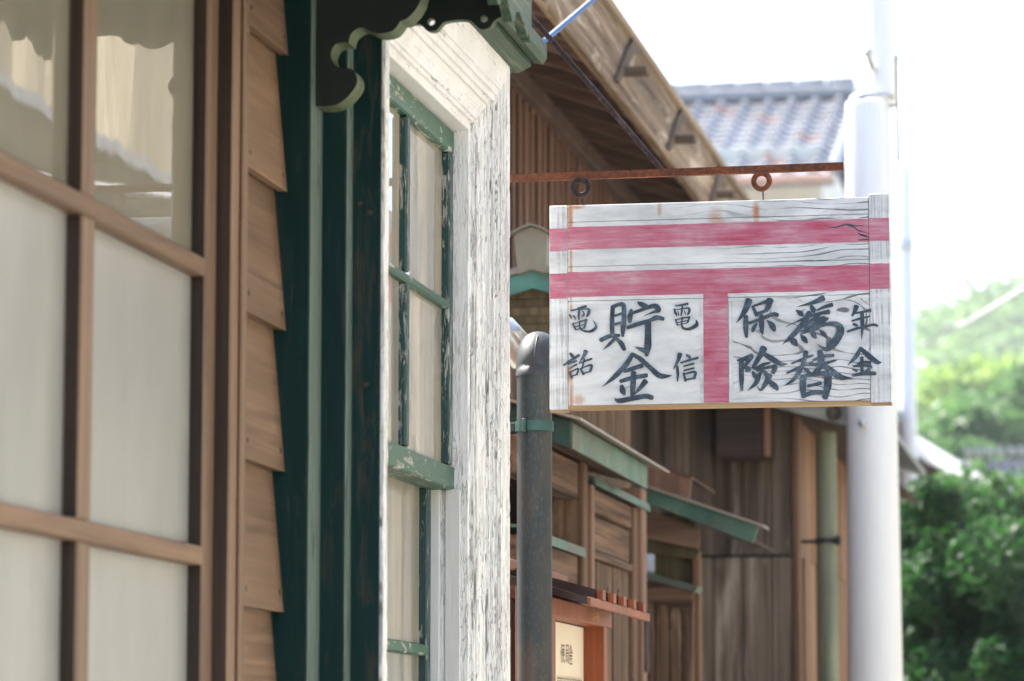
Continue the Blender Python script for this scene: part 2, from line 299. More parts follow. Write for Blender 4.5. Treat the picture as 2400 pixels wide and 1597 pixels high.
# ------------------------------------------------------------------ mesh and object helpers
class MB:
    def __init__(s): s.v = []; s.f = []; s.sm = []
    def add(s, vs_, fs_, smooth=False):
        o = len(s.v); s.v += [tuple(p) for p in vs_]; s.f += [tuple(i+o for i in f) for f in fs_]; s.sm += [smooth]*len(fs_); return s
    def box(s, x0, x1, y0, y1, z0, z1, b=0.0):
        if b <= 0:
            return s.add([(x, y, z) for x in (x0, x1) for y in (y0, y1) for z in (z0, z1)],
                         [(0, 1, 3, 2), (4, 6, 7, 5), (0, 4, 5, 1), (2, 3, 7, 6), (0, 2, 6, 4), (1, 5, 7, 3)])
        bm = bmesh.new(); bmesh.ops.create_cube(bm, size=1)
        for p in bm.verts: p.co = ((x0+x1)/2+p.co.x*(x1-x0), (y0+y1)/2+p.co.y*(y1-y0), (z0+z1)/2+p.co.z*(z1-z0))
        bmesh.ops.bevel(bm, geom=bm.edges[:], offset=b, segments=1, affect='EDGES', profile=.5)
        bm.verts.index_update()
        s.add([p.co[:] for p in bm.verts], [[q.index for q in f.verts] for f in bm.faces]); bm.free(); return s
    def prism(s, pts, fn, t0, t1):
        """pts: 2D outline; fn(a,b,t)->3D; extruded between t0 and t1"""
        n = len(pts); a = [fn(p[0], p[1], t0) for p in pts]; b = [fn(p[0], p[1], t1) for p in pts]
        from mathutils.geometry import tessellate_polygon
        tri = tessellate_polygon([[Vector((p[0], p[1], 0)) for p in pts]])
        s.add(a+b, [t for t in tri] + [tuple(n+i for i in t[::-1]) for t in tri] + [(i, (i+1) % n, n+(i+1) % n, n+i) for i in range(n)]); return s
    def tube(s, path, r, n=16, caps=True):
        P = [Vector(p) for p in path]; rr = r if hasattr(r, '__len__') else [r]*len(P)
        T = []
        for i in range(len(P)): T.append((P[min(i+1, len(P)-1)]-P[max(i-1, 0)]).normalized())
        up = Vector((0, 0, 1)) if abs(T[0].z) < .9 else Vector((1, 0, 0))
        A = T[0].cross(up).normalized(); vs_ = []
        for i in range(len(P)):
            A = (A - T[i]*A.dot(T[i])).normalized(); B = T[i].cross(A)
            for k in range(n):
                t = 2*math.pi*k/n; vs_.append(P[i]+(A*math.cos(t)+B*math.sin(t))*rr[i])
        fs_ = [(i*n+k, i*n+(k+1) % n, (i+1)*n+(k+1) % n, (i+1)*n+k) for i in range(len(P)-1) for k in range(n)]
        s.add(vs_, fs_, True)
        if caps: s.add(vs_[:n], [tuple(range(n))[::-1]]); s.add(vs_[-n:], [tuple(range(n))])
        return s
    def mesh(s, name, origin=(0, 0, 0)):
        me = bpy.data.meshes.new(name); o = Vector(origin)
        me.from_pydata([tuple(Vector(p)-o) for p in s.v], [], s.f); me.polygons.foreach_set('use_smooth', s.sm); me.update()
        bm = bmesh.new(); bm.from_mesh(me); bmesh.ops.recalc_face_normals(bm, faces=bm.faces[:]); bm.to_mesh(me); bm.free()
        return me

def setp(o, label=None, cat=None, group=None, kind=None):
    for k, v in (('label', label), ('category', cat), ('group', group), ('kind', kind)):
        if v: o[k] = v
    return o
def thing(name, loc, label, cat, group=None):
    o = bpy.data.objects.new(name, None); o.location = loc; o.empty_display_size = .1; C.objects.link(o)
    return setp(o, label, cat, group)
WORLD = {}
def wloc(o): return WORLD.get(o.name, o.location.copy())
def part(name, mb, mat, parent=None, origin=None, label=None, side=None):
    """one mesh object, built in world coordinates, origin at its own centre"""
    vs_ = mb.v
    if origin is None:
        a = np.array(vs_); mn, mx = a.min(0), a.max(0); origin = tuple((mn+mx)/2)
    o = bpy.data.objects.new(name, mb.mesh(name, origin)); C.objects.link(o)
    o.data.materials.append(M[mat] if isinstance(mat, str) else mat)
    WORLD[o.name] = Vector(origin)
    if side:                                   # faces turned to the camera get a darker material, shade put into the colour
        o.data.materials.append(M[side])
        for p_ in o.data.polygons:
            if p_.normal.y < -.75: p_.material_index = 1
    if parent is not None:
        o.parent = parent; o.location = Vector(origin) - wloc(parent)
    else: o.location = origin
    if label: o['label'] = label
    return o
def wpart(name, mb, mat, parent, side=None): return part(name, mb, mat, parent, origin=(0, 0, 0), side=side)     # keeps world-true texture coordinates
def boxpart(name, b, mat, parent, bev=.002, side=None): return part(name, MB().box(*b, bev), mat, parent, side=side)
def clone(o, parent, loc):
    c = o.copy(); C.objects.link(c); c.parent = parent; WORLD[c.name] = Vector(loc)
    c.location = Vector(loc) - (wloc(parent) if parent else Vector()); return c
def structure(name, mb, mat):
    o = part(name, mb, mat); o['kind'] = 'structure'; return o
def cr(pts, n=6):
    """Catmull-Rom through n-tuples"""
    P = [np.array(p, float) for p in pts]
    if len(P) == 2: return [P[0]+(P[1]-P[0])*t for t in np.linspace(0, 1, n+1)]
    P = [2*P[0]-P[1]]+P+[2*P[-1]-P[-2]]; out = []
    for i in range(1, len(P)-2):
        for k in range(n):
            t = k/n; p0, p1, p2, p3 = P[i-1:i+3]
            out.append(.5*((2*p1)+(p2-p0)*t+(2*p0-5*p1+4*p2-p3)*t*t+(3*p1-p0-3*p2+p3)*t**3))
    out.append(P[-2]); return out

# ------------------------------------------------------------------ ground
structure('street', MB().box(-300, 300, -60, 900, -.4, 0), 'concrete')

# ------------------------------------------------------------------ old post office building
PO = thing('post_office', (-3.6, 3.2, 0), 'old brown clapboard and dark green trimmed wooden building filling the left half', 'building')
# shell walls behind the boards
boxpart('wall', (-6.2, -1.40, 5.05, 6.62, 0, 3.3), 'brown_v', PO, 0)
boxpart('wall', (-6.2, -1.36, -3.0, 3.05, 0, 3.3), 'brown_v', PO, 0)
boxpart('wall', (-6.2, -1.40, 3.051, 5.049, 2.76, 3.3), 'brown_v', PO, 0)
boxpart('back_wall', (-6.3, -6.201, -3.0, 6.62, 0, 3.3), 'brown_v', PO, 0)
boxpart('interior', (-2.3, -2.2, 3.05, 5.05, 0, 2.75), 'darkvoid', PO, 0)
rf = MB().prism([(-6.6, 3.31), (-1.0, 3.31), (-1.0, 3.39), (-3.9, 4.75), (-6.6, 3.5)], lambda a, b, t: (a, t, b), -3.2, 6.68)
part('roof', rf, 'tile', PO)
# clapboards between entrance and window bay
LAP = .2275; z = 2.681
zs = [z - LAP*i for i in range(-2, 12)]
for i, zb in enumerate(zs):
    m = MB(); y0, y1 = 5.0405, 5.294
    zt = zb+LAP+.012; dz = random.uniform(-.002, .002)
    pts = [(-1.330, zb+dz), (-1.3455, zb+.001+dz), (-1.362, zt), (-1.3525, zt)]
    m.prism([(a, b) for a, b in pts], lambda a, b, t: (a, t, b), y0, y1)
    bd = part('clapboard', m, 'brown', PO)
    for yy in (5.065, 5.276):
        nm = MB(); nz = zb+.028+random.uniform(-.004, .004); nx = -1.3322-.0022
        nm.tube([(nx-.002, yy, nz), (nx+.0025, yy, nz)], .0045, 8); part('nail', nm, 'iron', bd)
# entrance trim and glazed sliding door
boxpart('door_trim', (-1.40, -1.335, 4.972, 5.04, 0, 2.80), 'brown_v', PO, .003, 'brown_shade')
boxpart('door_trim', (-1.3345, -1.3285, 5.012, 5.040, 0, 2.80), 'brown_v', PO, .002)
door = part('glazed_door', MB().box(-1.392, -1.359, 4.909, 4.970, 0, 2.76, .003), 'brown_v', PO, label='brown wooden sliding door with frosted panes', side='brown_shade')
for (z0, z1) in [(2.262, 2.290), (1.826, 1.855), (1.39, 1.42), (.94, .98), (2.70, 2.76), (0, .12)]:
    part('rail', MB().box(-1.391, -1.3585, 3.10, 4.9085, z0, z1, .0025), 'brown', door)
for (y0, y1) in [(4.294, 4.350), (3.68, 3.736), (3.08, 3.13)]:
    for (z0, z1) in [(2.2905, 2.6995), (1.8555, 2.2615), (1.4205, 1.8255), (.9805, 1.3895), (.1205, .9395)]:
        part('muntin', MB().box(-1.391, -1.359, y0, y1, z0, z1, .0025), 'brown_v', door, side='brown_shade')
for (y0, y1) in [(4.346, 4.913), (3.732, 4.298), (3.126, 3.684)]:
    for (z0, z1) in [(2.286, 2.704), (1.851, 2.266), (1.416, 1.83), (.976, 1.394)]:
        part('glass_pane', MB().box(-1.387, -1.3815, y0, y1, z0, z1), 'doorpane' if z0 > 2.2 else 'frosted', door)
# stepped dark green pilaster beside the window
pil = part('pilaster', MB().box(-1.40, -1.2935, 5.295, 5.379, 0, 2.90, .002), 'green', PO)
part('pilaster_step', MB().box(-1.40, -1.2525, 5.3795, 5.4295, 0, 2.90, .002), 'green', pil)
part('edge_bead', MB().box(-1.2933, -1.2915, 5.2955, 5.3785, 0, 2.90, .0006), 'green_edge', pil, side='green')
part('edge_bead', MB().box(-1.2523, -1.2505, 5.380, 5.4290, 0, 2.90, .0006), 'green_edge', pil, side='green')
for (yy, zz, xx) in [(5.4235, 2.452, -1.238), (5.4235, 2.437, -1.221), (5.4235, 2.15, -1.226)]:
    part('nail', MB().tube([(xx, yy+.003, zz), (xx, yy-.004, zz)], .0045, 10), 'rustdark', pil)
# window bay with cracked white casing, profile = (outward, street-ward X)
YR, YN, ZI, ZB = 6.435, 5.588, 2.761, .98
PROF = [(0, -1.345), (0, -1.2525), (.0015, -1.2510), (.016, -1.2505), (.0165, -1.2435), (.024, -1.2430), (.0245, -1.2390), (.030, -1.2385), (.058, -1.2275), (.0585, -1.2215),
        (.069, -1.2210), (.0695, -1.2150), (.082, -1.2145), (.0825, -1.2090), (.095, -1.2085), (.0955, -1.2045), (.148, -1.1985), (.1575, -1.1980), (.158, -1.2000), (.158, -1.345)]
def fineprof(step=.0028):
    out = []
    for (a, b), (c, d) in zip(PROF[:-1], PROF[1:]):
        L = math.hypot(c-a, d-b); n = max(1, int(L/step)) if L < .08 else 4
        n = max(n, 10) if (a == 0 and c == 0) else n
        for k in range(n): out.append((a+(c-a)*k/n, b+(d-b)*k/n))
    out.append(PROF[-1]); return out
FP = fineprof()
def flake(sarc, along, seed):
    """long upright paint scales and splits: returns (height offset, wear)"""
    w1 = noise.noise((sarc*40+seed, along*5.0, seed))*.006 + noise.noise((sarc*12, along*34, seed+7))*.0016
    area = noise.fractal((sarc*20+seed, along*1.6, seed), 1.0, 2.0, 4)
    sp = abs(noise.noise(((sarc+w1)*150+seed, along*2.4, seed+2)))
    split = max(0., 1-sp/(.07+.08*max(0, area)))*(1 if noise.noise((sarc*60, along*3.1, seed+11)) > -.25 else 0)
    p = Vector(((sarc+w1)*170+seed, along*5.5+sarc*61+noise.noise((sarc*30, along*3, seed+4))*.8, seed*3.1))
    ds, pts = noise.voronoi(p)
    edge = ds[1]-ds[0]; cell = .5+.5*noise.cell(Vector((pts[0].x*13.7, pts[0].y*7.3, 5.5)))
    crack = max(0., 1-edge/(.07+.09*max(0, area)))*(1 if cell > .35 else .2)
    lost = 1. if (cell > .91 - area*.30) else 0.
    curl = max(0., 1-edge/.45)*.0008*cell
    h = (cell-.3)*.0010 + curl - max(split*.0022, crack*.0014) - lost*.0016
    return h, max(split*.95, crack*.72, lost*(.50+.2*noise.noise((sarc*300, along*40, 1))))
def casing(name, kind, seed, dens):
    arc = [0]
    for i in range(1, len(FP)): arc.append(arc[-1]+math.hypot(FP[i][0]-FP[i-1][0], FP[i][1]-FP[i-1][1]))
    nr = dens; vs_, wear = [], []
    for j in range(nr+1):
        t = j/nr
        for i, (s_, x_) in enumerate(FP):
            if kind == 'far': y = YR+s_; z0, z1 = ZB-s_, ZI+s_; z_ = z0+(z1-z0)*t; along = z_
            elif kind == 'near': y = YN-s_; z0, z1 = ZB-s_, ZI+s_; z_ = z0+(z1-z0)*t; along = z_
            else: y0, y1 = YN-s_, YR+s_; y = y0+(y1-y0)*t; z_ = ZI+s_; along = y
            h, wv = (0, 0)
            if 2 <= i < len(FP)-4 and s_ > .001:
                k = 1. if kind == 'far' else .45
                h, wv = flake(arc[i], along, seed); 
                if kind == 'head': h *= .6; wv *= (.8 if noise.noise((arc[i]*22, along*2.5, 2)) > .02 else .12)
            nx = Vector((FP[min(i+1, len(FP)-1)][0]-FP[max(i-1, 0)][0], FP[min(i+1, len(FP)-1)][1]-FP[max(i-1, 0)][1])).normalized()
            ds_, dx_ = -nx.y, nx.x           # profile normal pointing out to the street
            if dx_ < 0: ds_, dx_ = -ds_, -dx_
            if kind == 'far': y += ds_*h
            elif kind == 'near': y -= ds_*h
            else: z_ += ds_*h
            vs_.append((x_+dx_*h, y, z_)); wear.append(wv)
    n = len(FP)
    fs_ = [(j*n+i, j*n+i+1, (j+1)*n+i+1, (j+1)*n+i) for j in range(nr) for i in range(n-1)]
    m = MB(); m.add(vs_, fs_)
    o = wpart(name, m, 'casing', WIN)
    at = o.data.attributes.new('wear', 'FLOAT', 'POINT'); at.data.foreach_set('value', wear)
    a2 = o.data.attributes.new('upright', 'FLOAT', 'POINT'); a2.data.foreach_set('value', [0.25 if kind == 'head' else 1.0]*len(wear)); return o
WIN = part('sash_window', MB().box(-1.352, -1.346, 5.43, 6.593, ZB-.16, ZI+.16), 'jambwhite', PO, label='tall green sash window in cracked white moulded casing')
casing('casing_jamb', 'far', 3.3, 620); casing('casing_jamb', 'near', 8.1, 120); casing('casing_head', 'head', 5.7, 260)
# green outer cheek of the near casing
boxcheek = MB().box(-1.40, -1.2030, 5.4235, 5.4285, 0, 2.905, .0012); wpart('casing_cheek', boxcheek, 'green', WIN)
boxpart('jamb_bead', (-1.345, -1.306, 6.426, 6.4345, ZB, 2.055), 'jambwhite', WIN, .0015)
boxpart('jamb_bead', (-1.296, -1.266, 6.429, 6.4345, ZB, 2.055), 'jambwhite', WIN, .0015)
boxpart('sill', (-1.40, -1.165, 5.40, 6.62, ZB-.21, ZB-.16), 'jambwhite', WIN, .004)
# upper sash
XU = -1.281
def hbar(x1, d, y0, y1, z0, z1, mat='sash_h', nm='sash_rail', slope=.012):
    m = MB().prism([(x1-d, z0), (x1-.004, z0), (x1, z0+.003), (x1, z1-.004), (x1-d, z1+slope*.3)], lambda a, b, t: (a, t, b), y0, y1); return part(nm, m, mat, WIN)
hbar(XU, .04, YN+.001, YR-.001, 2.712, ZI-.001)
hbar(XU-.001, .034, YN+.04, YR-.04, 2.402, 2.420, nm='muntin')
hbar(XU+.002, .05, YN+.001, YR-.001, 2.053, 2.100)
boxpart('sash_stile', (XU-.04, XU-.0005, YR-.040, YR-.0015, 2.1005, 2.7115), 'sash_side', WIN, .003)
boxpart('sash_stile', (XU-.04, XU-.0005, YN+.0015, YN+.040, 2.1005, 2.7115), 'sash_side', WIN, .003)
for (z0, z1) in ((2.4225, 2.7115), (2.1005, 2.4015)):
    boxpart('muntin', (XU-.032, XU-.0015, 6.004, 6.034, z0, z1), 'sash_side', WIN, .004)
for y0, y1 in ((YN+.036, 6.008), (6.030, YR-.036)):
    for z0, z1 in ((2.416, 2.716), (2.096, 2.406)):
        part('window_pane', MB().box(XU-.020, XU-.016, y0, y1, z0, z1), 'pane', WIN)
# lower sash, one track further in
XL = -1.322
for z0, z1 in ((1.732, 1.756), (1.40, 1.424), (1.08, 1.104)): hbar(XL, .03, YN+.04, YR-.04, z0, z1, nm='muntin')
hbar(XL, .022, YN+.001, YR-.0095, 2.055, 2.10); hbar(XL, .022, YN+.001, YR-.0095, ZB, ZB+.06)
boxpart('sash_stile', (XL-.022, XL-.0005, YR-.046, YR-.0095, ZB+.061, 2.0545), 'sash_side', WIN, .003)
boxpart('sash_stile', (XL-.022, XL-.0005, YN+.0015, YN+.04, ZB+.061, 2.0545), 'sash_side', WIN, .003)
for (z0, z1) in ((1.7585, 2.0545), (1.4265, 1.7315), (1.1065, 1.3995)): boxpart('muntin', (XL-.02, XL-.0015, 6.004, 6.034, z0, z1), 'sash_side', WIN, .004)
for y0, y1 in ((YN+.036, 6.008), (6.030, YR-.04)):
    for z0, z1 in ((1.752, 2.058), (1.42, 1.736), (1.10, 1.404)):
        part('window_pane', MB().box(XL-.0205, XL-.0165, y0, y1, z0, z1), 'pane', WIN)
# green cornice over the window
cx_ = lambda a, b, t: (a, t, b)
cor = part('cornice', MB().prism([(-1.40, 2.926), (-1.214, 2.926), (-1.205, 2.917), (-1.192, 2.915), (-1.178, 2.922), (-1.1665, 2.928), (-1.1665, 2.948), (-1.40, 2.955)], cx_, 5.475, 6.655), 'cornice', PO, label='weathered green moulded cornice over the white window')
part('crown_moulding', MB().prism([(-1.40, 2.9555), (-1.166, 2.9485), (-1.163, 2.938), (-1.144, 2.934), (-1.136, 2.947), (-1.136, 2.975), (-1.152, 2.988), (-1.40, 3.03)], cx_, 5.475, 6.672), 'cornice', cor)
wpart('fillet', MB().box(-1.36, -1.2035, 5.44, 6.60, 2.9195, 2.9255), 'jambwhite', cor)
# entrance hood: roof slab, scalloped valance on its end and front, scrolled bracket
XV = onY(1246, 20, 5.478).x        # street face of the hood
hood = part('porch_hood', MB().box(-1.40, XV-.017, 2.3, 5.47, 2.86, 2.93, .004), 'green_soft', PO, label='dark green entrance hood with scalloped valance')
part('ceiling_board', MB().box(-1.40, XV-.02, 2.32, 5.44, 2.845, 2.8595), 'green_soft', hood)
def zoomV(x, y): p = onY(940+x/6.547, y/6.547, 5.447); return (p.x, p.z)
sc = cr([zoomV(*p) for p in [(150, 410), (210, 385), (320, 395), (370, 450), (430, 490), (500, 500), (570, 480), (620, 420), (680, 362), (800, 337), (950, 325), (1080, 342), (1150, 400), (1220, 460), (1300, 470), (1380, 440), (1440, 350), (1540, 285), (1660, 258), (1790, 250)]], 3)
def holed(outline, holes, fn, t0, t1):
    from mathutils.geometry import tessellate_polygon
    loops = [outline]+holes; tri = tessellate_polygon([[Vector((p[0], p[1], 0)) for p in L] for L in loops])
    flat = [p for L in loops for p in L]; n = len(flat); m = MB()
    fs_ = [t for t in tri]+[tuple(n+i for i in t[::-1]) for t in tri]; o = 0
    for L in loops:
        k = len(L); fs_ += [(o+i, o+(i+1) % k, n+o+(i+1) % k, n+o+i) for i in range(k)]; o += k
    m.add([fn(p[0], p[1], t0) for p in flat]+[fn(p[0], p[1], t1) for p in flat], fs_); return m
xl = -1.29; outl = [(xl, 2.845), (xl, sc[0][1]+.004)]+[tuple(p) for p in sc]+[(sc[-1][0], 2.845)]
def circ(c, r, n=14): return [(c[0]+r*math.cos(2*math.pi*k/n), c[1]+r*math.sin(2*math.pi*k/n)) for k in range(n)]
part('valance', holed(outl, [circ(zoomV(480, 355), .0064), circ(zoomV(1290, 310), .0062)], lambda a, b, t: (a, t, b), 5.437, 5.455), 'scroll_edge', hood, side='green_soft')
# front valance along the street edge
fr = []; y = 2.32
while y < 5.44:
    fr += [(y, 2.742), (y+.02, 2.730), (y+.035, 2.722), (y+.055, 2.728), (y+.07, 2.746), (y+.10, 2.752)]; y += .128
fr = [p for p in fr if p[0] < 5.40] + [(5.405, 2.744), (5.425, 2.728), (5.442, 2.726), (5.452, 2.742), (5.458, 2.726), (5.470, 2.724), (5.478, 2.738)]
part('valance', MB().prism([(2.32, 2.858)]+fr+[(5.478, 2.858)], lambda a, b, t: (t, a, b), XV-.016, XV), 'cornice', hood)
def zb_(x, y): p = onY(700+x/5.407, y/5.407, 5.325); return (p.x, p.z)
brk = [(190, 1345), (300, 1352), (400, 1345), (500, 1320), (600, 1250), (680, 1160), (730, 1080), (742, 1000), (720, 930), (680, 885), (620, 865), (560, 862), (500, 850), (450, 810), (415, 750), (408, 690), (425, 620), (470, 565), (540, 542), (600, 540), (632, 548)]
brk2 = [(634, 530), (642, 490), (665, 430), (720, 380), (780, 352), (840, 358), (890, 388), (950, 415), (1030, 427), (1130, 415), (1200, 385), (1250, 330), (1285, 275)]
brk3 = [(1290, 268), (1340, 255), (1400, 215), (1470, 140), (1520, 60), (1545, 0), (1560, -70), (1600, -120), (1680, -135), (1760, -180), (1800, -250)]
bo = [tuple(p) for seg in (brk, brk2, brk3) for p in cr([zb_(*q) for q in seg], 3)]
bx0 = bo[0][0]; bo = bo + [(bo[-1][0], 2.844), (bx0, 2.844)]
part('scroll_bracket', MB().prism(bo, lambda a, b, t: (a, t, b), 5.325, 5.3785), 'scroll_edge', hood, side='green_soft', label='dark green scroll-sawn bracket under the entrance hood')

# ------------------------------------------------------------------ iron sign bracket
SB = thing('sign_bracket', (-1.33, SY, 2.71), 'rusty iron wall arm with diagonal brace rod above the hanging sign', 'bracket')
zb0, zb1 = 2.711, 2.7165
bar = MB().prism([(-1.41, zb0-.0075), (-.5425, zb1-.0075), (-.5425, zb1+.0078), (-1.41, zb0+.0070)], lambda a, b, t: (a, t, b), SY-.006, SY+.006); wpart('arm', bar, 'rust', SB)
p0 = onY(1552, 395, SY); p1 = onY(1246, 41, SY); d = (p1-p0)
wpart('brace_rod', MB().tube([p0+Vector((0, 0, -.004)), p0+d*.5, p1, p0+d*1.58], .0056, 12), 'rustdark', SB)
def torus(c, R, r, yaw):
    m = MB(); vs_, fs_ = [], []; A, B = 28, 10; ax = Vector((math.cos(yaw), math.sin(yaw), 0)); up = Vector((0, 0, 1)); nn = ax.cross(up)
    for i in range(A):
        t = 2*math.pi*i/A; e = ax*math.cos(t)+up*math.sin(t)
        for k in range(B):
            q = 2*math.pi*k/B; vs_.append(Vector(c)+e*(R+r*math.cos(q))+nn*r*1.1*math.sin(q))
    fs_ = [(i*B+k, i*B+(k+1) % B, ((i+1) % A)*B+(k+1) % B, ((i+1) % A)*B+k) for i in range(A) for k in range(B)]
    return m.add(vs_, fs_, True)
rc1 = onY(1361, 440, SY-.004); rc2 = onY(1785, 425, SY-.004)
wpart('ring', torus(rc1, .0160, .0056, .12), 'rustdark', SB); wpart('ring', torus(rc2, .0160, .0056, -.05), 'rust', SB)

# ------------------------------------------------------------------ hanging sign
SG = thing('hanging_sign', ((SX0+SX1)/2, SY+.013, SZ0), 'white plank signboard with red bars and brushed dark characters hanging over the street', 'sign')
W_, H_ = SX1-SX0, SZ1-SZ0
X = lambda t: SX0+W_*t
Z = lambda t: SZ1-H_*t
Y0, Y1 = SY, SY+.026
def plank(x0, x1, z0, z1, mat, dy=0, nm='plank'): return wpart(nm, MB().box(x0, x1, Y0+dy, Y1-dy*.5, z0, z1, .0009), mat, SG)
xa, xb = X(.0537)+.0009, X(.9405)-.0009
plank(xa, xb, Z(.084)+.0009, Z(0), 'signwhite'); plank(xa, xb, Z(.305)+.0008, Z(.084), 'signwhite', .0004); plank(xa, xb, Z(.4745)+.0008, Z(.305), 'signwhite', .0002)
plank(xa, X(.4555), Z(.986), Z(.4745), 'signpanel', .0012, 'panel'); plank(X(.528), xb, Z(.986), Z(.4745), 'signpanel', .0012, 'panel')
plank(X(.4558), X(.5277), Z(.986), Z(.4745), 'signwhite', .0003)
# raised fillets round the two lettered panels
for (a, b) in ((xa+.002, X(.4555)), (X(.528), xb-.001)):
    wpart('fillet', MB().box(a, b, Y0+.0004, Y0+.004, Z(.493), Z(.4750), .0006), 'signwhite', SG)
wpart('fillet', MB().box(X(.4445), X(.4552), Y0+.0004, Y0+.004, Z(.985), Z(.4935), .0006), 'signbatten', SG)
wpart('fillet', MB().box(X(.5283), X(.541), Y0+.0004, Y0+.004, Z(.985), Z(.4935), .0006), 'signbatten', SG)
wpart('end_batten', MB().box(SX0, X(.0537), Y0-.0006, Y1, SZ0-.002, SZ1+.0005, .0012), 'signbatten', SG)
wpart('end_batten', MB().box(X(.9405), SX1, Y0-.0006, Y1, SZ0+.001, SZ1+.006, .0012), 'signbatten', SG)
wpart('bottom_rail', MB().box(xa-.01, xb+.01, Y0+.001, Y1+.001, SZ0-.003, Z(.9862), .001), 'tanedge', SG)
wpart('end_grain', MB().box(SX0+.0006, X(.0537), Y0+.0005, Y1, SZ0-.0065, SZ0-.0022, .0008), 'tanedge', SG)
wpart('end_grain', MB().box(X(.9405), SX1, Y0+.0005, Y1, SZ0-.0035, SZ0+.0008, .0008), 'tanedge', SG)
def stripe(x0, x1, z0, z1, dy, vert=False):
    n = 60; m = MB(); e = []
    for i in range(n+1):
        t = i/n; x = x0+(x1-x0)*t; k = .0007
        e.append((x, z1+k*noise.noise((x*60, z1*50, 3)))); 
    lo = [(x0+(x1-x0)*i/n, z0+.0007*noise.noise(((x0+(x1-x0)*i/n)*60, z0*50, 9))) for i in range(n+1)]
    vs_ = [(p[0], Y0+dy, p[1]) for p in e]+[(p[0], Y0+dy, p[1]) for p in lo]
    m.add(vs_, [(i, i+1, n+2+i, n+1+i) for i in range(n)]); return wpart('painted_bar', m, 'stripe', SG)
for (t0, t1) in ((.1075, .2195), (.330, .4535)):
    stripe(xa, xb, Z(t1), Z(t0), -.0003); 
    for a, b in ((SX0+.0008, X(.0537)-.0004), (X(.9405)+.0004, SX1-.0008)): stripe(a, b, Z(t1+.006 if a < -1 else t1-.004), Z(t0+.006 if a < -1 else t0-.004), -.0009)
stripe(X(.4558), X(.5277), Z(.985), Z(.4537), -.0002)
# dark split in the upper red bar
m = MB()
for pts in ([(1850, 240), (1920, 250), (1990, 232), (2050, 240), (2110, 236)], [(1990, 234), (2040, 250), (2065, 268), (2140, 292)], [(2060, 285), (2140, 318)], [(2085, 262), (2072, 285), (2090, 300), (2138, 304)], [(2060, 330), (2138, 325)]):
    q = cr([(p.x, p.z) for p in [onY(1240+a/2.678, 440+b/2.678, SY) for a, b in pts]], 4); n = len(q)
    vs_ = []
    for i, c in enumerate(q):
        wd = .0013*math.sin(math.pi*(i+.15)/(n-.7)) + .0003; vs_ += [(c[0], Y0-.0005, c[1]+wd), (c[0], Y0-.0005, c[1]-wd)]
    m.add(vs_, [(2*i, 2*i+2, 2*i+3, 2*i+1) for i in range(n-1)])
wpart('split', m, 'glassdark', SG)
for rc in (rc1, rc2):
    wpart('hook', MB().tube([(rc.x+.0005, SY-.001, rc.z-.0105), (rc.x+.003, SY-.006, rc.z-.013), (rc.x+.002, SY+.002, rc.z-.022), (rc.x+.002, SY+.006, SZ1-.004)], .0016, 8), 'rustdark', SG)

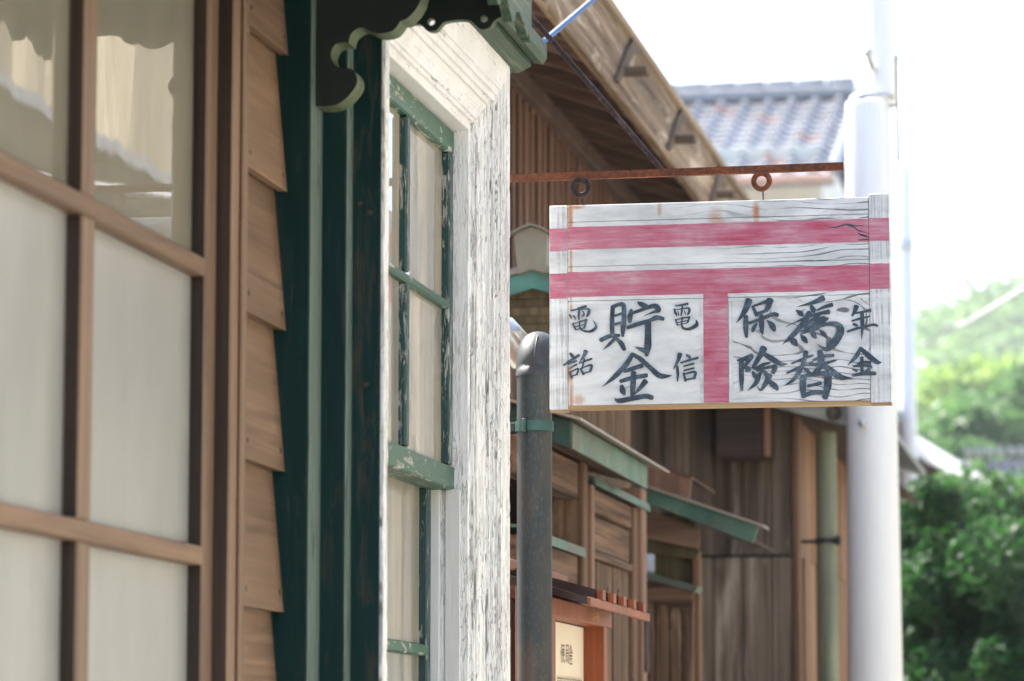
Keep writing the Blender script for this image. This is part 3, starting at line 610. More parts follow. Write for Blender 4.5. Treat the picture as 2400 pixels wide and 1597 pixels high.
# brushed characters: strokes as (x, y, width) read off the board
LZ = lambda x, y: onY(1280+x/5.6, 680+y/5.6, SY-.001)
RZ = lambda x, y: onY(1700+x/5.407, 670+y/5.407, SY-.001)
CH = [
 (LZ, 5.6, [[(405,243,16),(440,237,28),(525,212,30)],[(322,272,14),(345,266,20),(430,252,16)],[(440,256,14),(545,248,18),(563,268,40),(548,325,36),(525,350,14)],[(304,318,16),(318,345,28),(332,375,14)],[(438,240,26),(427,320,30),(430,395,16)],[(352,332,14),(374,355,22),(384,392,12)],[(478,275,14),(500,315,20)],[(455,335,10),(500,325,16),(470,365,8)],
   [(345,440,18),(368,480,26),(388,525,20)],[(345,445,14),(440,418,20),(530,388,22)],[(528,385,30),(512,445,32),(498,500,26)],[(385,480,12),(500,452,14)],[(392,522,14),(500,498,14)],[(446,402,16),(438,470,22),(470,525,24),(560,546,30),(635,512,40),(652,465,28),(608,385,3)]]),
 (LZ, 5.6, [[(872,215,54),(862,400,58),(865,595,60)],[(872,222,44),(955,188,48),(1012,205,60),(1016,350,60),(1005,500,64),(1000,605,34)],[(898,338,32),(990,308,34)],[(900,448,34),(990,422,34)],[(712,658,56),(830,604,54),(960,592,36)],[(905,632,46),(830,705,40),(740,786,4)],[(918,632,36),(985,705,62),(1022,778,50)],
   [(1195,158,20),(1250,190,66),(1315,205,40)],[(1112,256,36),(1096,350,68),(1094,422,40)],[(1122,304,38),(1250,258,45),(1385,212,52),(1440,222,74),(1470,268,52),(1400,290,30),(1270,340,3)],[(1062,492,46),(1200,445,55),(1350,400,50),(1440,362,62),(1532,378,46)],[(1330,432,80),(1330,600,82),(1325,740,90),(1308,855,46)],[(1320,800,84),(1240,775,52),(1158,738,3)]]),
 (LZ, 5.6, [[(1128,832,50),(1050,960,66),(900,1125,60),(730,1265,4)],[(1130,838,46),(1230,900,60),(1370,1025,60),(1470,1112,70),(1560,1122,48),(1638,1110,3)],[(1018,1062,44),(1130,1024,55),(1252,985,55)],[(968,1192,48),(1100,1152,55),(1312,1110,54)],[(1140,1072,68),(1132,1250,70),(1120,1390,46)],[(985,1246,44),(998,1312,80),(1022,1362,34)],[(1035,1278,8),(1105,1250,4)],[(1296,1186,72),(1220,1282,50),(1135,1368,14)],[(896,1416,16),(950,1444,60),(1130,1412,62),(1290,1382,66),(1384,1402,60)]]),
 (LZ, 5.6, [[(1684,206,22),(1760,198,28),(1845,180,34)],[(1664,248,18),(1690,258,18)],[(1700,256,12),(1845,236,22),(1866,262,36),(1856,300,30),(1838,325,12)],[(1672,266,22),(1690,305,30),(1704,336,16)],[(1775,205,22),(1768,270,26),(1758,335,18)],[(1716,276,12),(1728,332,16)],[(1800,266,12),(1816,316,14)],[(1686,392,14),(1780,366,18),(1872,352,22)],[(1686,384,20),(1714,462,22)],[(1868,350,28),(1842,424,24)],[(1708,428,11),(1850,396,13)],[(1716,458,11),(1840,428,12)],[(1778,352,18),(1765,450,24),(1795,502,30),(1870,505,38),(1952,462,52),(1962,424,34),(1948,385,5)]]),
 (LZ, 5.6, [[(312,828,30),(340,858,44),(355,890,30)],[(228,985,28),(330,918,36),(432,850,34)],[(288,972,22),(396,926,30)],[(298,1028,18),(402,972,26)],[(306,1070,22),(336,1152,32)],[(308,1080,14),(418,1030,24),(400,1112,24)],[(335,1128,16),(398,1106,18)],[(520,800,62),(490,870,40),(436,945,8)],[(428,962,18),(520,926,26),(598,900,26)],[(502,900,22),(470,1032,22)],[(446,1028,18),(492,1104,34)],[(452,1026,12),(590,982,30),(574,1068,32)],[(480,1092,18),(575,1064,20)]]),
 (LZ, 5.6, [[(1742,832,62),(1715,920,42),(1655,1032,8)],[(1704,988,34),(1712,1090,36),(1708,1184,20)],[(1826,846,34),(1862,870,42),(1876,895,24)],[(1752,948,24),(1860,912,30),(1974,882,32)],[(1786,992,20),(1920,956,24)],[(1790,1048,20),(1922,1014,24)],[(1786,1078,24),(1812,1184,34)],[(1798,1092,18),(1935,1066,32),(1924,1148,36)],[(1812,1166,22),(1922,1146,24)]]),
 (RZ, 5.407, [[(300,182,86),(262,290,74),(205,385,46),(138,472,4)],[(262,388,58),(260,520,66),(268,650,38)],[(342,258,32),(400,372,52)],[(345,262,26),(460,222,35),(565,186,60)],[(568,180,92),(545,250,70),(515,318,52)],[(400,352,34),(530,312,40)],[(296,474,36),(450,422,42),(600,362,52),(664,372,50)],[(455,372,56),(460,500,66),(470,614,24)],[(398,478,24),(362,530,52),(345,580,36)],[(474,604,28),(418,556,6)],[(526,436,10),(590,502,74),(622,566,44)]]),
 (RZ, 5.407, [[(1236,158,76),(1100,215,46),(905,267,3)],[(896,312,20),(950,350,66),(980,380,30)],[(966,322,12),(1016,290,2)],[(1084,254,40),(1112,312,66),(1125,335,24)],[(1346,240,52),(1250,268,40),(1148,312,16)],[(1064,342,72),(960,500,62),(850,625,60),(720,742,4)],[(1306,330,62),(1180,352,36),(1000,412,30),(760,517,6)],[(1200,345,40),(1110,430,56),(1030,480,40),(1000,540,24)],[(1296,412,24),(1225,432,92),(1120,500,62),(950,580,16)],[(1170,526,60),(1080,560,44),(952,606,20)],
   [(1160,520,36),(1300,482,50),(1400,490,72),(1452,556,92),(1412,655,96),(1340,745,96),(1262,800,52),(1155,732,3)],[(826,660,34),(866,705,80),(900,752,40)],[(954,622,20),(996,672,66),(1030,715,30)],[(1076,572,24),(1112,616,66),(1142,660,30)],[(1190,556,14),(1235,604,56),(1268,640,34)]]),
 (RZ, 5.407, [[(1650,258,66),(1625,330,44),(1594,380,22)],[(1640,345,26),(1740,328,28),(1826,308,40)],[(1592,444,24),(1700,412,30),(1818,384,18)],[(1606,480,26),(1640,494,40),(1668,508,16)],[(1534,578,30),(1640,542,32),(1760,512,28),(1865,490,34),(1912,506,30)],[(1720,346,46),(1722,500,46),(1714,676,8)]]),
 (RZ, 5.407, [[(202,950,60),(204,1150,60),(210,1318,34)],[(152,945,24),(250,922,56),(340,882,60)],[(325,895,66),(272,978,46),(235,1030,34)],[(238,1026,36),(298,1052,60),(262,1084,30)],[(486,786,90),(440,880,64),(395,960,56),(338,1036,26)],[(478,852,46),(600,930,72),(700,986,54),(794,986,3)],[(352,1030,40),(400,1042,44),(480,996,44),(566,972,18)],[(346,1088,36),(376,1140,54),(400,1170,30)],[(396,1072,30),(458,1058,40),(432,1136,36)],[(474,1044,30),(600,1020,44),(632,1030,56),(600,1100,50)],[(482,1072,36),(530,1136,66)],[(436,1108,46),(390,1222,56),(280,1328,4)],[(566,1126,66),(515,1220,60),(446,1316,30),(398,1262,6)],[(544,1192,44),(620,1262,74),(660,1306,44)]]),
 (RZ, 5.407, [[(1016,832,62),(992,950,46),(932,1082,54),(850,1190,44),(736,1263,3)],[(834,982,18),(960,930,32),(1106,874,26)],[(776,1102,26),(920,1034,36),(1100,960,24)],[(992,1040,28),(1030,1070,52),(1072,1112,30)],[(1188,822,66),(1206,930,84),(1176,1040,72),(1086,1112,22)],[(1104,938,28),(1230,892,42),(1360,874,40)],[(1010,1002,20),(1200,988,42),(1392,940,18)],[(1220,986,50),(1320,1062,78),(1450,1148,70),(1606,1162,3)],[(984,1140,76),(976,1270,80),(986,1402,54)],[(958,1152,46),(1100,1116,56),(1295,1106,74)],[(1292,1112,94),(1286,1260,92),(1252,1410,70)],[(1036,1262,36),(1204,1226,44)],[(1000,1376,56),(1120,1342,60),(1262,1344,50)]]),
 (RZ, 5.407, [[(1700,782,40),(1640,892,52),(1534,1002,4)],[(1698,786,46),(1800,880,66),(1900,958,60),(1966,960,3)],[(1654,978,22),(1740,958,32),(1822,966,38)],[(1606,1012,26),(1730,1002,34),(1826,1010,36)],[(1714,900,44),(1716,1095,42)],[(1600,1046,24),(1650,1070,36)],[(1830,1016,40),(1756,1078,24)],[(1598,1126,36),(1740,1102,46),(1882,1100,48)]]),
]
def strokes(name, fn, sc_, data, parent, mat='ink', px2m=None, off=(0, -1, 0), rag=.06):
    m = MB(); off = Vector(off)
    c0, cxx, cyy = fn(0, 0), fn(100, 0), fn(0, 100); ex, ey = (cxx-c0)/100, (cyy-c0)/100
    for si, st in enumerate(data):
        q = cr(st, 7); n = len(q); L, Rr = [], []
        for i in range(n):
            a, b = q[max(i-1, 0)], q[min(i+1, n-1)]; t = (b-a)[:2]; t = t/(np.hypot(*t)+1e-9)
            wd = max(q[i][2], 1.5)/2*1.03; nn = np.array([-t[1], t[0]])
            j1 = 1+rag*noise.noise((q[i][0]*.05, q[i][1]*.05, si)); j2 = 1+rag*noise.noise((q[i][0]*.05, q[i][1]*.05, si+30))
            L.append(q[i][:2]+nn*wd*j1); Rr.append(q[i][:2]-nn*wd*j2)
        t0 = (q[1]-q[0])[:2]; t0 /= np.hypot(*t0)+1e-9; t1 = (q[-1]-q[-2])[:2]; t1 /= np.hypot(*t1)+1e-9
        def cap(c, w_, t, sgn):
            nn = np.array([-t[1], t[0]]); return [c[:2]+nn*w_*math.cos(k)+t*sgn*w_*.55*math.sin(k) for k in (math.pi*.25, math.pi*.5, math.pi*.75)]
        ring = L + cap(q[-1], max(q[-1][2], 1.5)/2*1.03, t1, 1) + Rr[::-1] + cap(q[0], max(q[0][2], 1.5)/2*1.03, t0, -1)[::-1]
        pts = [c0+ex*p[0]+ey*p[1]+off*(.00006*si) for p in ring]
        k = n; N = len(pts)
        fs_ = [(i, i+1, k+3+(k-1-(i+1)), k+3+(k-1-i)) for i in range(k-1)] + [(k-1, k, k+1, k+2, k+3)] + [(2*k+2+1, 2*k+4, 2*k+5, 0, 2*k+2)]
        m.add(pts, fs_)
    return wpart(name, m, mat, parent)
for fn, s_, data in CH: strokes('brushed_character', fn, s_, data, SG)

# ------------------------------------------------------------------ rain pipe at the end of the post office
DP = thing('rain_pipe', (-1.211, 6.95, 0), 'aged grey-green copper rain pipe with elbow, between white casing and sign', 'drainpipe')
def bend(c, r, a0, a1, e0, e1, n=8):
    """arc points in the plane of e0,e1 about c"""
    return [Vector(c)+Vector(e0)*r*math.cos(t)+Vector(e1)*r*math.sin(t) for t in np.linspace(a0, a1, n)]
px, py, pr = -1.211, 6.95, .0368
ze = onY(1252, 881, py).z
wpart('pipe', MB().tube([(px, py, 0), (px, py, 1.2), (px, py, ze+.004)], pr, 28), 'pipe', DP)
el = [(px, py, ze-.002), (px, py, ze+.004)] + bend((px, py+.058, ze+.006), .055, math.pi, math.pi/2, (0, 1, 0), (0, 0, 1), 9)
wpart('elbow', MB().tube(el, pr*1.06, 28), M['elbow'], DP)
wpart('seam', MB().tube([p+Vector((.006, -pr*1.07*math.cos(max(0, i-2)/7*1.45), pr*1.07*math.sin(max(0, i-2)/7*1.45))) for i, p in enumerate([Vector(q) for q in el])][1:8], .0012, 6), 'pipe', DP)
zt_ = ze+.061; zl_ = onY(1196, 744, py+.18).z-.038
fe = [Vector((px, py+.056, zt_))] + bend((px-.05, py+.125, zt_-.004), .05, 0, math.pi/2, (1, 0, 0), (0, 1, .02), 8) + [Vector((px-.09, py+.18, zl_)), Vector((px-.40, py+.19, zl_+.05))]
wpart('feed_pipe', MB().tube(fe, pr*1.04, 24), 'steel', DP)
zc = onY(1252, 1001, py).z
cl = wpart('clamp', MB().tube([(px, py, zc-.0105), (px, py, zc+.0105)], pr+.0035, 28), 'copper_dark', DP)
wpart('lug', MB().box(px-.018, px-.011, py-.050, py-.034, zc-.015, zc+.014, .0015), 'copper_dark', cl)
wpart('stay', MB().box(-1.40, px-.034, py-.006, py+.006, zc-.009, zc+.009, .001), 'copper_dark', cl)

# ------------------------------------------------------------------ small shed with ridge cap, behind the pipe
SH = thing('ridge_shed', (-1.574, 9.6, 0), 'small gabled shed with turquoise copper verge and pale ridge cap beside the rain pipe', 'shed')
boxpart('wall', (-2.35, -.92-.56, 9.06, 10.2, 0, 2.68), 'gatewood', SH, 0)
ap = -1.574
for i in range(7):
    boxpart('gable_board', (-1.86, -1.40, 9.035+.001*(i % 2), 9.058, 2.66+i*.0235, 2.6828+i*.0235), 'olive', SH, .0015)
vg = [(-1.93, 2.745), (ap, 2.852), (-1.22, 2.745), (-1.22, 2.695), (ap, 2.802), (-1.93, 2.695)]
part('verge', MB().prism(vg, lambda a, b, t: (a, t, b), 9.005, 9.022), 'turq', SH)
part('roof', MB().prism([(-1.95, 2.760), (ap, 2.872), (-1.20, 2.760), (-1.20, 2.747), (ap, 2.854), (-1.95, 2.747)], lambda a, b, t: (a, t, b), 8.995, 10.25), 'copper_top', SH)
cap = part('ridge_cap', MB().prism([(-1.612, 2.838), (-1.620, 2.948), (-1.600, 2.958), (ap, 2.967), (-1.548, 2.958), (-1.530, 2.948), (-1.534, 2.838), (ap, 2.851)], lambda a, b, t: (a, t, b), 8.985, 10.2), M['capgrey'], SH)
part('cap_lid', MB().prism([(-1.630, 2.946), (-1.601, 2.9605), (ap, 2.9705), (-1.546, 2.9605), (-1.520, 2.946), (-1.521, 2.9515), (-1.546, 2.966), (ap, 2.976), (-1.601, 2.966), (-1.629, 2.9515)], lambda a, b, t: (a, t, b), 8.97, 10.22), M['capgrey'], cap)

# ------------------------------------------------------------------ roofed gate wall along the street
GT = thing('roofed_gate', (-1.40, 8.9, 0), 'weathered wooden gate wall with green copper lean-to roof behind the notice box', 'gate')
GX = -1.38
boxpart('post', (GX-.09, GX+.012, 8.575, 8.66, 0, 2.29), 'gatewood', GT, .004)
boxpart('post', (GX-.02, GX+.022, 8.662, 8.708, 0, 2.238), 'wall2', GT, .003)
boxpart('beam', (GX-.05, GX, 7.75, 8.574, 2.192, 2.285), 'gatewood_h', GT, .003)
boxpart('back_panel', (-1.78, -1.76, 7.7, 9.7, 1.2, 2.36), 'olive', GT, 0)
boxpart('low_wall', (GX-.06, GX-.002, 7.7, 8.574, 1.90, 2.048), 'gatewood_h', GT, .003)
boxpart('low_wall_board', (GX-.05, GX-.012, 7.7, 8.574, 0, 1.899), 'gatewood', GT, .003)
part('copper_coping', MB().prism([(GX-.08, 2.080), (GX+.014, 2.068), (GX+.016, 2.044), (GX+.012, 2.044), (GX+.010, 2.062), (GX-.08, 2.072)], lambda a, b, t: (a, t, b), 7.69, 8.60), 'copper', GT)
# lean-to roof over the gate opening
rl = [(-1.285, 2.333), (-1.72, 2.452), (-1.72, 2.440), (-1.285, 2.321)]
part('roof_sheet', MB().prism([(-1.262, 2.334), (-1.72, 2.462), (-1.72, 2.456), (-1.262, 2.328)], lambda a, b, t: (a, t, b), 7.88, 9.46), 'copper_top', GT)
part('verge', MB().prism([(-1.301, 2.334), (-1.72, 2.452), (-1.72, 2.388), (-1.301, 2.272)], lambda a, b, t: (a, t, b), 7.955, 7.972), 'copper_dark', GT)
part('fascia', MB().prism([(-1.300, 2.334), (-1.292, 2.330), (-1.294, 2.268), (-1.300, 2.268)], lambda a, b, t: (a, t, b), 7.955, 9.235), 'copper', GT)
part('soffit', MB().prism([(-1.302, 2.285), (-1.72, 2.40), (-1.72, 2.39), (-1.302, 2.275)], lambda a, b, t: (a, t, b), 7.98, 9.22), 'gatewood_h', GT)
# gate leaf under its own coping
part('copper_coping', MB().prism([(GX-.07, 2.272), (GX+.022, 2.262), (GX+.026, 2.240), (GX+.021, 2.240), (GX+.016, 2.256), (GX-.07, 2.264)], lambda a, b, t: (a, t, b), 8.712, 9.74), 'copper', GT)
boxpart('panel', (GX-.03, GX+.002, 8.712, 9.508, 2.179, 2.240), 'gatewood_h', GT, .003)
boxpart('panel', (GX-.034, GX-.004, 8.712, 9.508, 2.081, 2.170), 'gatewood_h', GT, .003)
boxpart('rail', (GX-.03, GX+.006, 8.712, 9.508, 2.055, 2.076), 'gatewood_h', GT, .003)
yy = 8.712
while yy < 9.5:
    wdt = min(random.uniform(.075, .11), 9.508-yy)
    boxpart('board', (GX-.03, GX-.006+random.uniform(-.003, .003), yy, yy+wdt-.003, 0, 2.054), 'gatewood', GT, .003); yy += wdt
boxpart('stile', (GX-.03, GX+.008, 9.512, 9.60, 0, 2.239), 'gatewood', GT, .004)
boxpart('post', (GX-.06, GX+.020, 9.602, 9.69, 0, 2.30), 'wall2', GT, .004)
hg = boxpart('strap_hinge', (GX+.0205, GX+.026, 9.63, 9.70, 1.775, 1.945), 'rustdark', GT, .002)

# ------------------------------------------------------------------ second roofed wall, further along
G2 = thing('side_gate', (-1.45, 10.5, 0), 'low wooden wall with pitched green copper verge roof in front of the dark plank house', 'gate')
part('verge', MB().prism([(-1.515, 2.388), (-1.122, 2.249), (-1.140, 2.192), (-1.50, 2.334)], lambda a, b, t: (a, t, b), 10.50, 10.516), 'copper', G2)
part('roof_sheet', MB().prism([(-1.60, 2.424), (-1.105, 2.248), (-1.105, 2.241), (-1.60, 2.415)], lambda a, b, t: (a, t, b), 10.47, 10.64), 'copper_top', G2)
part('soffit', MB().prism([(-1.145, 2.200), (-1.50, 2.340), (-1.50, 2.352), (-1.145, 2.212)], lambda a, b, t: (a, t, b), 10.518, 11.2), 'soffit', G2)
part('ridge_board', MB().prism([(-1.515, 2.395), (-1.347, 2.338), (-1.342, 2.400), (-1.505, 2.476)], lambda a, b, t: (a, t, b), 10.56, 10.59), 'wall2', G2)
part('ridge_board_cap', MB().prism([(-1.507, 2.477), (-1.341, 2.4015), (-1.339, 2.407), (-1.505, 2.484)], lambda a, b, t: (a, t, b), 10.55, 11.2), 'rafter', G2)
X2 = -1.40
part('beam', MB().prism([(-1.52, 2.325), (-1.312, 2.238), (-1.314, 2.178), (-1.52, 2.222)], lambda a, b, t: (a, t, b), 10.53, 10.56), 'gatewood_x', G2)
part('beam_under', MB().prism([(-1.52, 2.220), (-1.316, 2.176), (-1.33, 2.150), (-1.52, 2.175)], lambda a, b, t: (a, t, b), 10.57, 10.61), 'olive', G2)
boxpart('post', (-1.466, -1.330, 10.62, 10.68, 2.02, 2.30), 'olive', G2, .004)
boxpart('post', (-1.344, -1.321, 10.60, 10.66, 0, 2.18), 'orangeplank', G2, .003)
cp = lambda za: [(-1.53, za+.034), (-1.311, za-.026), (-1.318, za-.046), (-1.53, za+.012)]
part('copper_coping', MB().prism([(-1.56, 2.131), (-1.306, 2.058), (-1.316, 2.040), (-1.56, 2.108)], lambda a, b, t: (a, t, b), 10.44, 10.58), 'copper', G2)
part('rail', MB().prism([(-1.56, 2.106), (-1.325, 2.041), (-1.325, 1.978), (-1.56, 2.040)], lambda a, b, t: (a, t, b), 10.46, 10.50), 'gatewood_x', G2)
for i in range(6):
    a = -1.56+i*.039; boxpart('board', (a, a+.0375, 10.475+.004*(i % 3), 10.51, 0, 2.046-.0105*i), 'gatewood', G2, .003)

# ------------------------------------------------------------------ white tank behind the side wall and its pale pipe
WT = thing('water_tank', (-1.62, 11.9, 0), 'pale grey rounded tank glimpsed behind the side wall', 'tank')
tk = MB(); prof = [(0, 2.235), (.07, 2.232), (.10, 2.222), (.115, 2.20), (.118, 2.16), (.118, 0)]; vs_ = []; nn_ = 20
for r_, z_ in prof:
    for k in range(nn_): vs_.append((-1.605+r_*math.cos(2*math.pi*k/nn_), 11.75+r_*math.sin(2*math.pi*k/nn_), z_))
tk.add(vs_, [(i*nn_+k, i*nn_+(k+1) % nn_, (i+1)*nn_+(k+1) % nn_, (i+1)*nn_+k) for i in range(len(prof)-1) for k in range(nn_)], True)
part('shell', tk, 'polegrey', WT)
part('band', MB().tube([(-1.605, 11.75, 2.155), (-1.605, 11.75, 2.168)], .1205, 24), 'steel', WT)

# ------------------------------------------------------------------ orange notice box in front of the gate
NB = thing('notice_box', (-1.22, 7.5, 0), 'orange-brown varnished notice box with battened roof at the foot of the sign', 'notice board')
boxpart('post', (-1.245, -1.200, 7.105, 7.150, 0, 1.855), 'kiosk', NB, .002)
boxpart('post', (-1.262, -1.200, 7.835, 7.876, 0, 1.855), 'kiosk', NB, .002)
boxpart('head_beam', (-1.245, -1.1985, 7.085, 7.945, 1.838, 1.876), 'kiosk', NB, .002)
boxpart('inner_side', (-1.262, -1.2005, 7.826, 7.8345, 1.20, 1.838), 'kiosk', NB, 0)
boxpart('back_board', (-1.275, -1.2625, 7.08, 7.90, 1.15, 1.90), 'kiosk', NB, .002)
boxpart('sill', (-1.262, -1.195, 7.09, 7.89, 1.15, 1.20), 'kiosk', NB, .002)
pap = boxpart('notice', (-1.2622, -1.2480, 7.15, 7.826, 1.202, 1.836), 'paper', NB, 0)
# roof: sloping boards toward the street with battens, dark end
sl = lambda x: 1.874 - (x+1.12)*.28
part('roof_deck', MB().prism([(-1.12, 1.858), (-1.12, 1.873), (-1.31, sl(-1.31)), (-1.31, sl(-1.31)-.015)], lambda a, b, t: (a, t, b), 7.078, 7.968), 'kiosk_dark', NB)
boxpart('eave_board', (-1.1195, -1.112, 7.072, 7.972, 1.855, 1.8735), 'kiosk', NB, .0015)
part('roof_sheet', MB().prism([(-1.125, sl(-1.125)+.001), (-1.125, sl(-1.125)+.015), (-1.31, sl(-1.31)+.015), (-1.31, sl(-1.31)+.001)], lambda a, b, t: (a, t, b), 7.20, 7.90), 'kiosk_dark', NB)
boxpart('ridge_board', (-1.325, -1.30, 7.06, 7.92, 1.936, 1.962), 'kiosk', NB, .002)
for i, y in enumerate((7.245, 7.402, 7.556, 7.712, 7.866)):
    bt = part('batten', MB().prism([(-1.123, sl(-1.123)+.0155), (-1.123, sl(-1.123)+.021), (-1.31, sl(-1.31)+.021), (-1.31, sl(-1.31)+.0155)], lambda a, b, t: (a, t, b), y-.014, y+.014), 'kiosk_dark', NB)
    part('batten_end', MB().box(-1.1228, -1.1098, y-.020, y+.020, sl(-1.123)-.001, sl(-1.123)+.0205), 'kiosk', bt)
    if i < 3: part('nail', MB().tube([(-1.128, y, sl(-1.128)+.02), (-1.127+.001*i, y+.006, sl(-1.128)+(.042, .034, .036)[i])], .0011, 6), 'rustdark', bt)
# printed heading and lines on the notice
NP = lambda x, y: Vector((-1.2475, 7.15+x*.001, 1.80-y*.001))
hd = [[(20,10,5),(12,30,4),(4,42,1)],[(14,28,5),(14,66,5)],[(26,14,4),(58,14,4)],[(28,26,4),(56,26,4)],[(28,26,4),(28,44,4)],[(56,26,4),(56,44,4)],[(28,35,3),(56,35,3)],[(28,44,4),(56,44,4)],[(43,14,4),(40,50,4),(24,66,2)],[(32,50,3),(60,66,5)],
      [(78,12,4),(112,12,4),(112,26,4)],[(78,26,3),(112,26,3)],[(80,12,4),(79,44,4),(70,66,2)],[(80,36,4),(114,36,4),(113,62,4),(106,66,3)],[(86,44,3),(100,44,3),(100,58,3),(86,58,3),(86,44,3)],
      [(144,8,5),(130,28,4),(120,36,1)],[(144,8,4),(158,28,5),(170,34,2)],[(132,32,3),(156,32,3)],[(124,42,4),(164,42,4)],[(144,30,4),(144,52,4)],[(130,52,3),(158,52,3),(158,66,4),(130,66,4),(130,52,3)]]
strokes('print', lambda x, y: NP(345+x*.98, 4+y*.72), 1, hd, pap, 'printink', off=(1, 0, 0), rag=0)
body = []
for r_ in range(16):
    xx = 300
    while xx < 640:
        wd = random.uniform(9, 15); y_ = 88+r_*25
        body += [[(xx, y_, 2.4), (xx+wd, y_-1, 2.4)], [(xx+wd*.5, y_-7, 2.4), (xx+wd*.45, y_+8, 2.4)], [(xx+1, y_+6, 2), (xx+wd, y_+6, 2)]]; xx += wd+random.uniform(4, 7)
strokes('print', NP, 1, body, pap, 'printink', off=(.02, 0, 0), rag=0)
# spider under the eave of the notice box
sp = onX(1396, 1445, -1.188)
SPD = thing('spider', sp, 'tiny straw-coloured long-legged spider on the front of the orange notice box', 'spider')
def blob(c, rx, ry, rz, n=8):
    m = MB(); vs_ = [(c[0]+rx*math.sin(math.pi*i/n)*math.cos(2*math.pi*k/n), c[1]+ry*math.sin(math.pi*i/n)*math.sin(2*math.pi*k/n), c[2]+rz*math.cos(math.pi*i/n)) for i in range(n+1) for k in range(n)]
    return m.add(vs_, [(i*n+k, i*n+(k+1) % n, (i+1)*n+(k+1) % n, (i+1)*n+k) for i in range(n) for k in range(n)], True)
part('body', blob(sp, .0022, .004, .0028), 'spider', SPD)
for k, (dy, dz) in enumerate([(-.034, .004), (-.028, -.006), (-.03, -.013), (.03, .005), (.034, -.008), (.04, -.018), (.012, .016), (-.012, .014)]):
    part('leg', MB().tube([sp, sp+Vector((.007, dy*.45, dz*.4+.004)), sp+Vector((-.004, dy, dz))], .0006, 5), 'spider', SPD)

# ------------------------------------------------------------------ brown house with deep tan eave
H2 = thing('brown_house', (-3.5, 12.2, 0), 'reddish-brown boarded house with tan eave board rising above the sign', 'building')
HX, FX = -1.86, -1.53
boxpart('wall', (-5.2, HX-.03, 10.25, 15.4, 0, 3.68), 'wall2', H2, 0)
yy = 9.75
boxpart('wall', (-5.2, HX-.03, 9.6, 10.249, 2.4, 3.68), 'wall2', H2, 0)
while yy < 15.3:
    boxpart('board', (HX-.029, HX+random.uniform(-.004, .004), yy, yy+.115, 2.2, 3.60), 'wall2', H2, .003)
    boxpart('cover_strip', (HX+.0045, HX+.016, yy+.105, yy+.130, 2.2, 3.60), 'wall2', H2, .002); yy += .1175
boxpart('wall_plate', (HX-.02, HX+.045, 9.6, 15.3, 3.600, 3.665), 'rafter', H2, .003)
PT = .36; zs_ = lambda x: 3.552+(FX-x)*PT
yy = 9.0
while yy < 15.3:
    part('rafter', MB().prism([(FX+.004, zs_(FX)), (FX+.004, zs_(FX)+.07), (HX-.4, zs_(HX-.4)+.07), (HX-.4, zs_(HX-.4))], lambda a, b, t: (a, t, b), yy, yy+.05), 'rafter', H2); yy += .30
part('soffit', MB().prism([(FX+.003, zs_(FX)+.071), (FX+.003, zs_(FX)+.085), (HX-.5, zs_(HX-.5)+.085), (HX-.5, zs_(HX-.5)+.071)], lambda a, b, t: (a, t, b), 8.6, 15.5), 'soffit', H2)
eb = part('eave_board', MB().box(FX+.005, FX+.035, 8.55, 15.5, 3.538, 3.765, .004), 'tanboard', H2)
part('drip_strip', MB().box(FX+.002, FX+.052, 8.55, 15.5, 3.766, 3.792, .004), 'tanlight', H2)
for y in (10.0, 11.18, 12.36, 13.54, 14.7):
    b = part('gutter_hanger', MB().prism([(y-.03, 3.565), (y+.03, 3.565), (y+.33, 3.715), (y+.53, 3.757), (y+.53, 3.762), (y+.33, 3.762), (y+.20, 3.70)], lambda a, b, t: (t, a, b), FX+.0355, FX+.047), 'hanger', eb)
    part('arm', MB().box(FX+.036, FX+.115, y+.12, y+.19, 3.615, 3.635, .003), 'hanger', b)
part('roof', MB().prism([(FX+.035, 3.794), (FX+.035, 3.808), (-3.5, 4.78), (-5.6, 3.9), (-5.6, 3.85), (-3.5, 4.70), (HX-.5, zs_(HX-.5)+.10)], lambda a, b, t: (a, t, b), 8.5, 15.6), 'tile', H2)
# blue-sheathed cable in front of the eave
c0 = onY(1262, 108, 8.2); c1 = onY(1392, -2, 8.2); dd = c1-c0
part('overhead_cable', MB().tube([c0-dd*.8, c0, c1, c1+dd*3], .0065, 10), 'blue')
setp(bpy.data.objects['overhead_cable'], 'thin blue sheathed cable slanting across the tan eave board', 'cable')

# ------------------------------------------------------------------ dark plank house
H3 = thing('plank_house', (-1.9, 14.0, 0), 'dark weathered plank house with warm cedar side, below the hanging sign', 'building')
boxpart('wall', (-3.2, -1.23, 12.64, 16.4, 0, 2.95), 'soffit', H3, 0)
xs = [-1.852, -1.70, -1.60, -1.515, -1.407, -1.30, -1.222]
for i in range(len(xs)-1):
    up = boxpart('plank', (xs[i]+.0015, xs[i+1]-.0015, 12.612+random.uniform(0, .006), 12.639, 2.276, 2.92), 'darkplank', H3, .003)
    lo_ = boxpart('plank', (xs[i]+.0015+.001, xs[i+1]-.0015, 12.585+random.uniform(0, .005), 12.639, 0, 2.268), 'darkplank', H3, .004)
boxpart('corner_board', (-1.2205, -1.196, 12.59, 12.72, 0, 2.92), 'orangeplank', H3, .003)
yy = 12.721
while yy < 16.3:
    wd = random.uniform(.16, .21); boxpart('side_plank', (-1.229, -1.203+random.uniform(-.004, .004), yy, yy+wd-.004, 2.277, 2.90), 'orangeplank', H3, .003)
    boxpart('side_plank', (-1.229, -1.192+random.uniform(-.004, .004), yy, yy+wd-.004, 0, 2.27), 'orangeplank', H3, .003); yy += wd
bx_ = boxpart('vent_box', (-1.484, -1.288, 12.42, 12.611, 2.628, 2.90), 'soffit', H3, .004)
boxpart('vent_trim', (-1.303, -1.282, 12.412, 12.42, 2.628, 2.90), 'orangeplank', H3, .002)
